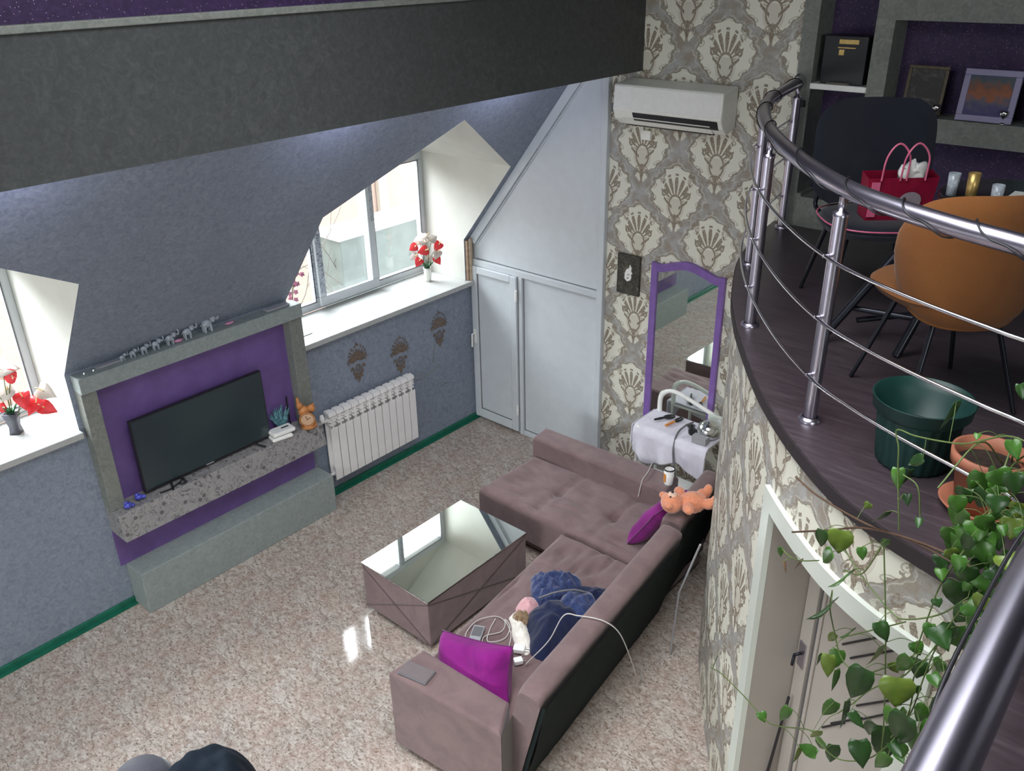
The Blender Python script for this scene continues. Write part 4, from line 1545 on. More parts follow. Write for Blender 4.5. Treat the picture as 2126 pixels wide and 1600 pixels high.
def bouquet(name, base, potprof, potmat, flowers, greens, label, square=False):
    o = thing(name, base, label, 'flowers')
    bxx, byy, bzz = base
    MB().lathe(potprof, base, 4 if square else 20, mat=None).build('vase', potmat, o)
    top = Vector((bxx, byy, bzz + potprof[-2][1] if False else bzz + max(p[1] for p in potprof) - .01))
    st = MB()
    for (dx, dy, dz, L, matk, fx, fy, fz) in flowers:
        p = top + Vector((dx, dy, dz))
        L *= 1.25
        st.tube(spline([top + Vector((dx * .1, dy * .1, -.03)), top + Vector((dx * .4, dy * .4, dz * .55)), p], 4), .003, 5)
        nrm = Vector((fx, fy, fz)).normalized()
        dn = Vector((random.uniform(-.9, .9), random.uniform(-.9, .9), random.uniform(-1, .3)))
        yv = (dn - nrm * dn.dot(nrm)).normalized()
        a = p - yv.normalized() * L * .3
        m_ = frame_between(a, a + yv, nrm)
        hv, hf = heartleaf(L, L * .85, .45, .2)
        fo = MB().add(hv, hf, True, m_).build('petal', G[matk], o)
        thick(fo)
        if matk == 'red' or L > .07:
            q = m_ @ Vector((0, L * .25, .005))
            MB().tube([q, q + nrm * .02 - yv.normalized() * .015, q + nrm * .045 - yv.normalized() * .03], [.0045, .005, .003], 6).build('spadix', G['spadix'], fo)
    st.build('stem', G['stem'], o)
    gl = MB()
    for i in range(greens):
        a = 2 * PI * i / greens + random.random()
        p = top + Vector((math.cos(a) * .01, math.sin(a) * .01, 0))
        q = top + Vector((math.cos(a) * random.uniform(.04, .08), math.sin(a) * random.uniform(.04, .08), random.uniform(.03, .09)))
        m_ = frame_between(p, q, (0, 0, 1))
        hv, hf = heartleaf((q - p).length, .03, .3)
        thick(MB().add(hv, hf, True, m_).build('leaf', G['fakegreen'], o))
    return o


CN = (.7, -.6, .35)
F2 = [(-.02, .0, .17, .085, 'red', .7, -.6, .3), (-.10, -.05, .20, .075, 'red', .5, -.8, .2), (.06, .10, .21, .08, 'red', .7, -.5, .5), (-.06, -.04, .07, .075, 'red', .7, -.7, .2), (.05, .08, .08, .07, 'red', .6, -.6, .4),
      (-.04, .02, .26, .09, 'palepetal', .6, -.5, .5), (-.09, .0, .24, .085, 'palepetal', .5, -.7, .4), (.03, .05, .27, .08, 'palepetal', .7, -.3, .6), (-.10, -.05, .11, .07, 'palepetal', .6, -.7, .3), (.06, .08, .14, .075, 'palepetal', .8, -.4, .3), (.01, .02, .10, .06, 'palepetal', .8, -.6, .1), (.0, .0, .30, .06, 'palepetal', .5, -.4, .7)]
bouquet('anthurium_vase', (-.265, -.345, 1.461), [(0, 0), (.028, 0), (.036, .05), (.034, .10), (.040, .13), (.036, .13), (.03, .10), (0, .09)], G['vase'], F2, 10, 'white porcelain vase of red and white anthuriums on the sill near the closet')
F1 = [(.05, .08, .10, .10, 'red', .6, -.5, .6), (.09, .13, .05, .10, 'red', .6, -.4, .7), (.11, .17, .01, .09, 'red', .7, -.3, .6), (.03, .06, .26, .09, 'red', .6, -.7, .2), (-.02, -.03, .05, .06, 'red', .7, -.6, .3),
      (.0, .03, .30, .12, 'palepetal', .4, -.6, .7), (-.02, .02, .15, .12, 'palepetal', .6, -.6, .5), (.08, .20, .11, .10, 'palepetal', .6, -.5, .5), (-.05, -.05, .18, .10, 'palepetal', .7, -.6, .3)]
bouquet('anthurium_pot', (-.27, -4.035, 1.461), [(0, 0), (.045, 0), (.036, .05), (.045, .10), (.058, .15), (.05, .15), (.04, .10), (0, .1)], G['vasegrey'], F1, 12, 'dark grey square vase of red anthuriums on the left window sill', True)

# orchid behind the end of the shelf
oc = thing('orchid', (-.12, -1.99, 1.46), 'pink artificial orchid standing on the sill at the end of the grey shelf', 'flowers')
MB().lathe([(0, 0), (.03, 0), (.04, .08), (.036, .08), (0, .07)], (-.10, -1.96, 1.461), 14).build('vase', G['vase'], oc)
stp = spline([(-.10, -1.96, 1.53), (-.09, -1.97, 1.70), (-.10, -1.93, 1.86), (-.15, -1.86, 1.95), (-.2, -1.78, 1.98)], 6)
MB().tube(stp, .003, 5).build('stem', G['stem'], oc)
for k in range(15):
    p = stp[7 + int(k * (len(stp) - 8) / 15)] + Vector((random.uniform(-.02, .03), random.uniform(-.035, .035), random.uniform(-.03, .02)))
    mb = MB()
    for j in range(5):
        a = 2 * PI * j / 5
        nrm = Vector((.8, -.5, .3)).normalized()
        x_ = nrm.orthogonal().normalized()
        y_ = nrm.cross(x_)
        dr_ = x_ * math.cos(a) + y_ * math.sin(a)
        m_ = frame_between(p, p + dr_, nrm)
        hv, hf = heartleaf(.024, .02, .2)
        mb.add(hv, hf, True, m_)
    thick(mb.build('blossom', G['pinkpetal'], oc), .0008)

o = bx(-.16, -.10, -1.90, -1.80, 1.461, 1.466).build('card', G['lightgrey'])
tag(o, 'small grey card lying on the white sill by the shelf end', 'card')

# ================================================================== THINGS ON THE SHELF AND CONSOLE
ele = None
es = [(-2.775, 1.15), (-2.93, .95), (-3.06, .86), (-3.165, .75), (-3.25, .66), (-3.33, .58), (-3.40, .5)]
elab = ['largest grey crystal elephant figurine, nearest the window end of the shelf row', 'second largest crystal elephant in the row on the grey shelf', 'third crystal elephant from the window end of the shelf row', 'middle crystal elephant of the seven on the grey shelf', 'fifth crystal elephant from the window end of the row', 'second smallest crystal elephant on the grey shelf', 'smallest crystal elephant at the left end of the row']
for i, (y, s) in enumerate(es):
    m_ = rotm((.06, y, 1.841), 0, 0, 0, s)
    mb = MB()
    mb.ball((0, 0, .052), (.022, .034, .026), 14, 9, m_)
    mb.ball((0, .042, .072), (.017, .02, .02), 12, 8, m_)
    for sx in (-1, 1):
        mb.ball((sx * .018, .036, .072), (.005, .013, .018), 10, 6, m_)
        for sy in (-.02, .02):
            mb.tube([(sx * .012, sy, .05), (sx * .012, sy, .0)], [.009, .008], 8, mat=m_)
    mb.tube(spline([(0, .055, .07), (0, .072, .062), (0, .082, .078), (0, .078, .105)], 4), [.008] * 7 + [.006] * 6, 8, mat=m_)
    mb.tube([(0, -.032, .06), (0, -.042, .045)], .003, 6, mat=m_)
    o = mb.build('elephant_figurine', G['crystal'])
    tag(o, elab[i], 'figurine', 'row of crystal elephants on the grey shelf')
for y, lab in ((-2.60, 'pink soap-shaped item alone on the shelf right of the elephants'), (-3.0, 'small pink item between the elephant figurines')):
    o = MB().ball((.06, y, 1.85), (.02, .035, .009), 14, 8).build('pink_trinket', G['pinkpetal'])
    tag(o, lab, 'trinket')
for y, lab in ((-3.66, 'tiny silver thimble at the far left end of the grey shelf'), (-3.60, 'tiny silver thimble beside the leftmost elephants')):
    o = MB().lathe([(.008, 0), (.007, .012), (.003, .018), (0, .019)], (.07, y, 1.841), 10).build('silver_trinket', G['silver'])
    tag(o, lab, 'trinket')
o = bx(.03, .09, -2.30, -2.10, 1.841, 1.856).build('remote_control', G['lightgrey'], bevel=.004)
tag(o, 'pale remote control lying on the right end of the grey shelf', 'remote')
o = bx(.025, .06, -3.58, -3.38, 1.841, 1.853).build('folded_paper', G['lightgrey'])
tag(o, 'folded pale paper on the left end of the grey shelf', 'paper')

o = thing('wooden_clock', (.16, -2.14, .84), 'carved amber wood figurine with a round clock face on the console end', 'clock')
mm_ = rotm((.165, -2.13, .842), 0, 0, math.radians(50), 1.15)
MB().lathe([(0, 0), (.058, 0), (.055, .015), (.03, .022), (0, .022)], (0, 0, 0), 20, mat=mm_).build('base', G['amber'], o)
MB().tube([mm_ @ Vector((.0, -.022, .072)), mm_ @ Vector((.0, -.045, .072))], .050, 24).build('clock_case', G['clockface'], o)
MB().tube([mm_ @ Vector((.05 * math.cos(a * PI / 12), -.046, .072 + .05 * math.sin(a * PI / 12))) for a in range(24)], .005, 6, closed=True).build('clock_rim', G['amber'], o)
MB().tube([mm_ @ Vector((0, -.047, .072)), mm_ @ Vector((.022, -.047, .088))], .002, 5).tube([mm_ @ Vector((0, -.047, .072)), mm_ @ Vector((-.008, -.047, .10))], .002, 5).build('clock_hand', G['black'], o)
mb = MB().ball((-.02, .01, .11), (.04, .03, .045), 14, 9, mm_).ball((-.045, .0, .16), (.022, .022, .028), 12, 8, mm_).ball((.03, .01, .13), (.028, .022, .03), 12, 8, mm_)
mb.tube([(-.05, 0, .17), (-.055, 0, .225)], [.014, .006], 8, mat=mm_).tube([(.03, .01, .14), (.05, .0, .17)], [.012, .006], 8, mat=mm_)
mb.build('carved_animal', G['amber'], o)

for i, (x, y, z, s, lab) in enumerate(((.15, -2.385, .842, 1.0, 'lower white router in the pile beside the television'), (.14, -2.365, .878, 1.12, 'white router with rounded corners on top of the lower one'))):
    o = thing('router', (x, y, z), lab, 'router', 'white routers beside the television')
    mm_ = rotm((x, y, z), 0, 0, math.radians(-12 + i * 6), s)
    MB().box(-.05, .05, -.085, .085, 0, .030, mat=mm_).build('case', G['white2'], o, bevel=.012)
    MB().box(-.01, -.005 + .01, -.0, .055, .030, .0315, mat=mm_).build('vent_slot', G['black'], o)
MB2 = thing('router_antenna', (.05, -2.22, .86), 'dark upright antenna standing in the corner behind the white routers', 'antenna')
MB().tube([(.05, -2.22, .842), (.045, -2.22, 1.10)], .006, 8).build('rod', G['black'], MB2)
o = thing('feather_ornament', (.05, -2.30, .84), 'teal and grey feathered ornament behind the white routers', 'ornament')
mb = MB()
for k in range(16):
    a = -1.2 + 2.4 * k / 15
    p = Vector((.045 + random.uniform(-.01, .015), -2.30, .86))
    q = p + Vector((random.uniform(-.01, .02), math.sin(a) * .11, .10 + math.cos(a) * .09))
    m_ = frame_between(p, q, (1, -.3, .2))
    hv, hf = heartleaf((q - p).length, .03, .2)
    mb.add(hv, hf, True, m_)
thick(mb.build('feather', G['teal'], o))
MB().lathe([(0, 0), (.025, 0), (.03, .03), (.012, .05), (0, .05)], (.045, -2.30, .842), 12).build('holder', G['greyplastic'], o)
for (x, y, lab) in ((.15, -3.63, 'blue crystal ball ornament at the left front corner of the console'), (.11, -3.53, 'blue crystal ornament beside the corner one, nearer the television')):
    o = MB().ball((x, y, .866), (.022, .03, .022), 10, 6).ball((x + .01, y + .03, .86), .014, 8, 6).ball((x, y - .01, .89), (.012, .016, .012), 8, 6).build('crystal_ornament', G['blueglass'])
    tag(o, lab, 'ornament')
o = MB().lathe([(.02, 0), (.028, .01), (.02, .02), (.01, .035), (.014, .04)], (.15, -3.22, .842), 14).tube([(.13, -3.23, .85), (.16, -3.33, .848), (.15, -3.40, .85)], .006, 6).build('coiled_cord', G['black'])
tag(o, 'small black coiled cord on the console under the television', 'cord')

# ================================================================== MEZZANINE: CHAIRS
ZM = 2.5


def leg(mb, p, q, r0=.011, r1=.009):
    return mb.tube([p, q], [r0, r1], 10)


# tan shell chair seen from behind
oc_ = thing('shell_chair', (4.55, -2.03, ZM), 'tan velvet shell chair with rounded back and slim black legs by the railing', 'chair')
fwd_ = Vector((-.757, .652, 0)).normalized()
rgt = Vector((.652, .757, 0)).normalized()
C0 = Vector((4.565, -2.02, ZM))
CM = Matrix((rgt, fwd_, Vector((0, 0, 1)))).transposed().to_4x4()
CM.translation = C0


def seatf(sg):
    def f(a, b):
        r_ = b
        t_ = 2 * PI * a
        x = .285 * r_ * math.copysign(abs(math.cos(t_)) ** .8, math.cos(t_))
        y = .02 + .26 * r_ * math.copysign(abs(math.sin(t_)) ** .8, math.sin(t_))
        k = math.sqrt(max(0, 1 - r_ ** 4))
        z = .45 + sg * .045 * k + (.03 * r_ * r_)
        return tuple(CM @ Vector((x, y, z)))
    return f


MB().grid(seatf(1), 40, 12).grid(seatf(-1), 40, 12, flip=True).build('seat', G['orange'], oc_)


def backf(off):
    def f(a, b):
        ang = math.radians(-80 + 160 * a)          # 0 = straight behind
        k = abs(ang) / math.radians(80)
        hh = .005 + .25 * max(0, 1 - k ** 3.6) ** .5
        zt = .650 + hh
        zb = .640 - hh
        z = zb + (zt - zb) * b
        bul = math.sin(PI * min(1, b * .85 + .1))
        R = .245 + .035 * b + .02 * bul + off * (1 if 0 < b < 1 else .0) * math.sqrt(max(0, 1 - (2 * b - 1) ** 6)) * math.sqrt(max(0, 1 - k ** 8))
        x = R * math.sin(ang) * 1.03
        y = -R * math.cos(ang) * .98 + .03
        return tuple(CM @ Vector((x, y, z)))
    return f


mb = MB().grid(backf(.028), 44, 16).grid(backf(-.028), 44, 16, flip=True)
mb.build('backrest', G['orange'], oc_)
MB().tube([Vector(backf(0)(i / 44, 0)) for i in range(45)], .006, 6).build('piping', G['orange'], oc_)
MB().box(-.02, .02, -.002, .002, -.02, .02, mat=CM @ rotm((-.275, -.02, .63), 0, 0, math.radians(80))).build('tag_label', G['black'], oc_)
for sx, sy in ((-1, 1), (1, 1), (-1, -1), (1, -1)):
    mb = MB()
    leg(mb, CM @ Vector((sx * .13, sy * .13 + .01, .40)), CM @ Vector((sx * .235, sy * .215, .004)))
    mb.build('leg', G['blackmetal'], oc_)
mb = MB().tube([CM @ Vector((-.13, -.12, .385)), CM @ Vector((.13, .14, .385))], .01).tube([CM @ Vector((.13, -.12, .385)), CM @ Vector((-.13, .14, .385))], .01)
mb.build('under_frame', G['blackmetal'], oc_)

# black chair facing the camera
bc = thing('black_chair', (3.93, -1.1, ZM), 'black velvet chair with large rounded back holding the crimson gift bag', 'chair')
f2 = Vector((.62, -.78, 0)).normalized()
r2_ = Vector((-f2.y * -1, f2.x * -1, 0))
r2_ = Vector((.78, .62, 0)).normalized()
BM = Matrix((r2_, -f2, Vector((0, 0, 1)))).transposed().to_4x4()     # local +y = backwards
BM.translation = Vector((3.94, -1.17, ZM))


def seat2(sg):
    def f(a, b):
        t_ = 2 * PI * a
        cx, sy_ = math.cos(t_), math.sin(t_)
        x = .27 * b * math.copysign(abs(cx) ** .75, cx)
        y = -.02 + .27 * b * math.copysign(abs(sy_) ** .75, sy_)
        k = max(0, 1 - b ** 7) ** .5
        return tuple(BM @ Vector((x, y, .445 + sg * .045 * k)))
    return f


MB().grid(seat2(1), 40, 12).grid(seat2(-1), 40, 12, flip=True).build('seat', G['blackvelvet'], bc)
seam = [BM @ Vector((.272 * math.copysign(abs(math.cos(t)) ** .75, math.cos(t)), -.02 + .272 * math.copysign(abs(math.sin(t)) ** .75, math.sin(t)), .47)) for t in [2 * PI * i / 48 for i in range(48)]]
tag(MB().tube(seam, .004, 6, closed=True).build('piping', G['pinkbag'], bc), 'pinkish seat piping', None)


def back2(off):
    def f(a, b):
        u = a * 2 - 1
        z = .50 + .51 * b
        hw = .30 * (1 - .35 * abs(2 * b - 1) ** 5)
        x = u * hw
        y = .20 + .06 * b - .07 * u * u + off * (max(0, 1 - u ** 6) * max(0, 1 - (2 * b - 1) ** 6)) ** .5
        return tuple(BM @ Vector((x, y, z)))
    return f


MB().grid(back2(-.03), 24, 24).grid(back2(.03), 24, 24, flip=True).build('backrest', G['blackvelvet'], bc)
for sx in (-1, 1):
    MB().tube(spline([BM @ Vector((sx * .2, .15, .43)), BM @ Vector((sx * .23, .25, .47)), BM @ Vector((sx * .2, .24, .6))], 4), .012).build('back_bracket', G['blackmetal'], bc)
    for sy in (-1, 1):
        mb = MB()
        leg(mb, BM @ Vector((sx * .17, sy * .15, .42)), BM @ Vector((sx * .25, sy * .235, .004)), .013, .01)
        mb.build('leg', G['blackmetal'], bc)

gb = thing('gift_bag', (3.93, -1.25, 2.99), 'crimson glossy gift bag with pink straps standing on the black chair seat', 'bag')
GM = BM @ rotm((.05, -.09, .492), math.radians(6), 0, .05)
mb = MB()
v = [(-.15, -.05, 0), (.15, -.05, 0), (.15, .06, 0), (-.15, .06, 0), (-.17, -.04, .21), (.17, -.04, .21), (.17, .05, .22), (-.17, .05, .22)]
mb.add(v, [(3, 2, 1, 0), (0, 1, 5, 4), (1, 2, 6, 5), (2, 3, 7, 6), (3, 0, 4, 7)], mat=GM)
thick(mb.build('bag_body', G['redbag'], gb), .003)
for x in (-.11, -.02):
    MB().tube(spline([GM @ Vector((x, -.048, .20)), GM @ Vector((x + .0, -.06, .32)), GM @ Vector((x + .05, -.05, .38)), GM @ Vector((x + .11, -.05, .32)), GM @ Vector((x + .12, -.046, .2))], 5), .005, 6).build('strap', G['pinkbag'], gb)
MB().box(-.15, -.11, -.058, -.054, 0.02, .19, mat=GM @ rotm((0, 0, 0), math.radians(-3))).build('ribbon', G['pinkbag'], gb)
mb = MB()
mb.add([(0.045 + .055 * math.cos(t), -.052, .10 + .045 * math.sin(t)) for t in [2 * PI * i / 20 for i in range(20)]], [tuple(range(20))], mat=GM)
mb.build('pale_print', G['paleprint'], gb)
mb = MB().ball((.05, 0, .22), (.07, .035, .055), 26, 16)
mb.v = [tuple(GM @ (Vector(p) + Vector((1, 1, 1)) * .022 * noise.noise(Vector(p) * 34) + Vector((0, 0, .02 * noise.noise(Vector(p) * 60))))) for p in mb.v]
mb.build('tissue_paper', G['white2'], gb)

# dark pedestal table
tb = thing('side_table', (4.42, -1.35, ZM), 'dark round table behind the tan chair with glasses on it', 'table')
TC = (4.58, -1.22)
MB().lathe([(0, .64), (.33, .64), (.34, .65), (.34, .67), (.33, .68), (0, .68)], (*TC, ZM), 48).build('tabletop', G['blackmetal'], tb)
mb = MB()
for p, q in (((4.02, -1.62), (3.97, -1.80)), ((4.26, -1.58), (4.31, -1.73)), ((4.64, -1.02), (4.72, -.86)), ((4.76, -1.22), (4.92, -1.15))):
    pass
for q in ((3.985, -1.795), (4.325, -1.725), (4.78, -.95)):
    MB().tube([(TC[0] + (q[0] - TC[0]) * .45, TC[1] + (q[1] - TC[1]) * .45, ZM + .64), (q[0], q[1], ZM + .004)], .02, 12).build('leg', G['blackmetal'], tb)
MB().tube([(4.08, -1.66, ZM + .16), (4.34, -1.62, ZM + .16)], .014, 8).tube([(4.1, -1.65, ZM + .10), (4.60, -1.2, ZM + .16)], .014, 8).build('stretcher', G['blackmetal'], tb)
for i, (x, y, h_, lab) in enumerate(((4.33, -1.39, .10, 'clear drinking glass on the dark table, nearest the gift bag'), (4.42, -1.43, .12, 'dark bottle with a gold glint on the table behind the tan chair'), (4.53, -1.46, .09, 'small clear shot glass on the table behind the tan chair'))):
    o = MB().lathe([(0, 0), (.022, 0), (.026, h_), (.023, h_), (.02, .01), (0, .01)], (x, y, ZM + .681), 18).build('drinking_glass' if i != 1 else 'small_bottle', G['crystal'] if i != 1 else G['gold'])
    tag(o, lab, 'glass' if i != 1 else 'bottle')
o = thing('framed_tray', (4.66, -1.3, ZM + .68), 'cream tray with black rim lying on the dark table', 'tray')
bx(4.54, 4.80, -1.44, -1.24, ZM + .681, ZM + .705).build('tray_rim', G['black'], o, bevel=.004)
bx(4.555, 4.785, -1.425, -1.255, ZM + .705, ZM + .708).build('tray_inner', G['vase'], o)

# ================================================================== NICHE OBJECTS
gx = thing('gift_box', (3.2, .08, 3.42), 'black box with gold label strips in the narrow niche', 'box')
bx(3.075, 3.345, .0, .16, 3.42, 3.70).build('box_body', G['black'], gx, bevel=.004)
bx(3.17, 3.29, -.003, .0, 3.655, 3.68).build('gold_strip', G['gold'], gx)
bx(3.165, 3.275, -.003, .0, 3.63, 3.636).build('gold_line', G['gold'], gx)
bx(3.175, 3.207, -.003, .0, 3.59, 3.622).build('gold_square', G['gold'], gx)
o = bx(3.13, 3.27, -.03, .0, 3.42, 3.432).build('small_block', G['taupe'], bevel=.003)
tag(o, 'thin brown bar lying in front of the black gift box', 'bar')


def pframe(label, x0, x1, z0, z1, y0, lean, fm, im, bw=.035, rz=0):
    o = thing('picture_frame', ((x0 + x1) / 2, y0, z0), label, 'picture frame', 'framed pictures on the niche shelf')
    m_ = rotm(((x0 + x1) / 2, y0, z0), math.radians(-lean), 0, rz)
    w_, h_ = (x1 - x0), (z1 - z0)
    mb = MB().box(-w_ / 2, w_ / 2, -.01, .01, 0, bw, mat=m_).box(-w_ / 2, w_ / 2, -.01, .01, h_ - bw, h_, mat=m_).box(-w_ / 2, -w_ / 2 + bw, -.01, .01, bw, h_ - bw, mat=m_).box(w_ / 2 - bw, w_ / 2, -.01, .01, bw, h_ - bw, mat=m_)
    mb.build('frame', fm, o, bevel=.003)
    mb = MB().box(-w_ / 2 + bw, w_ / 2 - bw, -.002, .004, bw, h_ - bw, mat=m_)
    mb.build('picture', im, o)


pframe('lilac framed painting of an orange landscape on the niche shelf', 3.91, 4.21, 3.278, 3.56, -.0, 10, G['lilacframe'], G['painting'], .034)
pframe('dark gold framed group photograph left of the lilac frame', 3.57, 3.80, 3.278, 3.55, .09, 8, plain('dark_gold_frame', (.07, .05, .025), .4, .3), G['photo'], .02)
pframe('dark framed picture at the right edge, right of the lilac frame', 4.25, 4.5, 3.278, 3.60, .08, 8, G['black'], G['teal'], .02)
for x, lab in ((3.80, 'small silver goblet between the dark frame and the lilac frame'), (4.165, 'small silver goblet in front of the lilac frame corner')):
    o = MB().lathe([(0, 0), (.022, 0), (.02, .006), (.006, .012), (.006, .03), (.02, .04), (.028, .06), (.024, .075), (.02, .075), (0, .05)], (x, .0, 3.276), 18).build('goblet', G['silver'])
    tag(o, lab, 'goblet', 'silver goblets on the niche shelf')
o = thing('wall_socket', (3.0, -.02, 3.33), 'small black switch on the grey pillar beside the handrail', 'switch')
bx(2.975, 3.012, -.04, -.021, 3.27, 3.31).build('switch_body', G['black'], o, bevel=.003)

# ================================================================== POTS AND TRAILING PLANT
gp = thing('green_plant_pot', (4.72, -2.50, ZM), 'large empty dark green ribbed plastic plant pot on the landing floor', 'plant pot')
GC = (4.69, -2.60, ZM + .002)
MB().lathe([(0, 0), (.12, 0), (.125, .01), (.145, .20)], GC, 96, flute=.018, fn=24).lathe([(.148, .20), (.165, .215), (.17, .26), (.172, .262), (.165, .262), (.158, .215), (.14, .20), (.115, .02), (0, .015)], GC, 48).build('pot_body', G['potgreen'], gp)
MB().lathe([(0, .12), (.135, .12)], GC, 40).build('soil', G['soil'], gp)

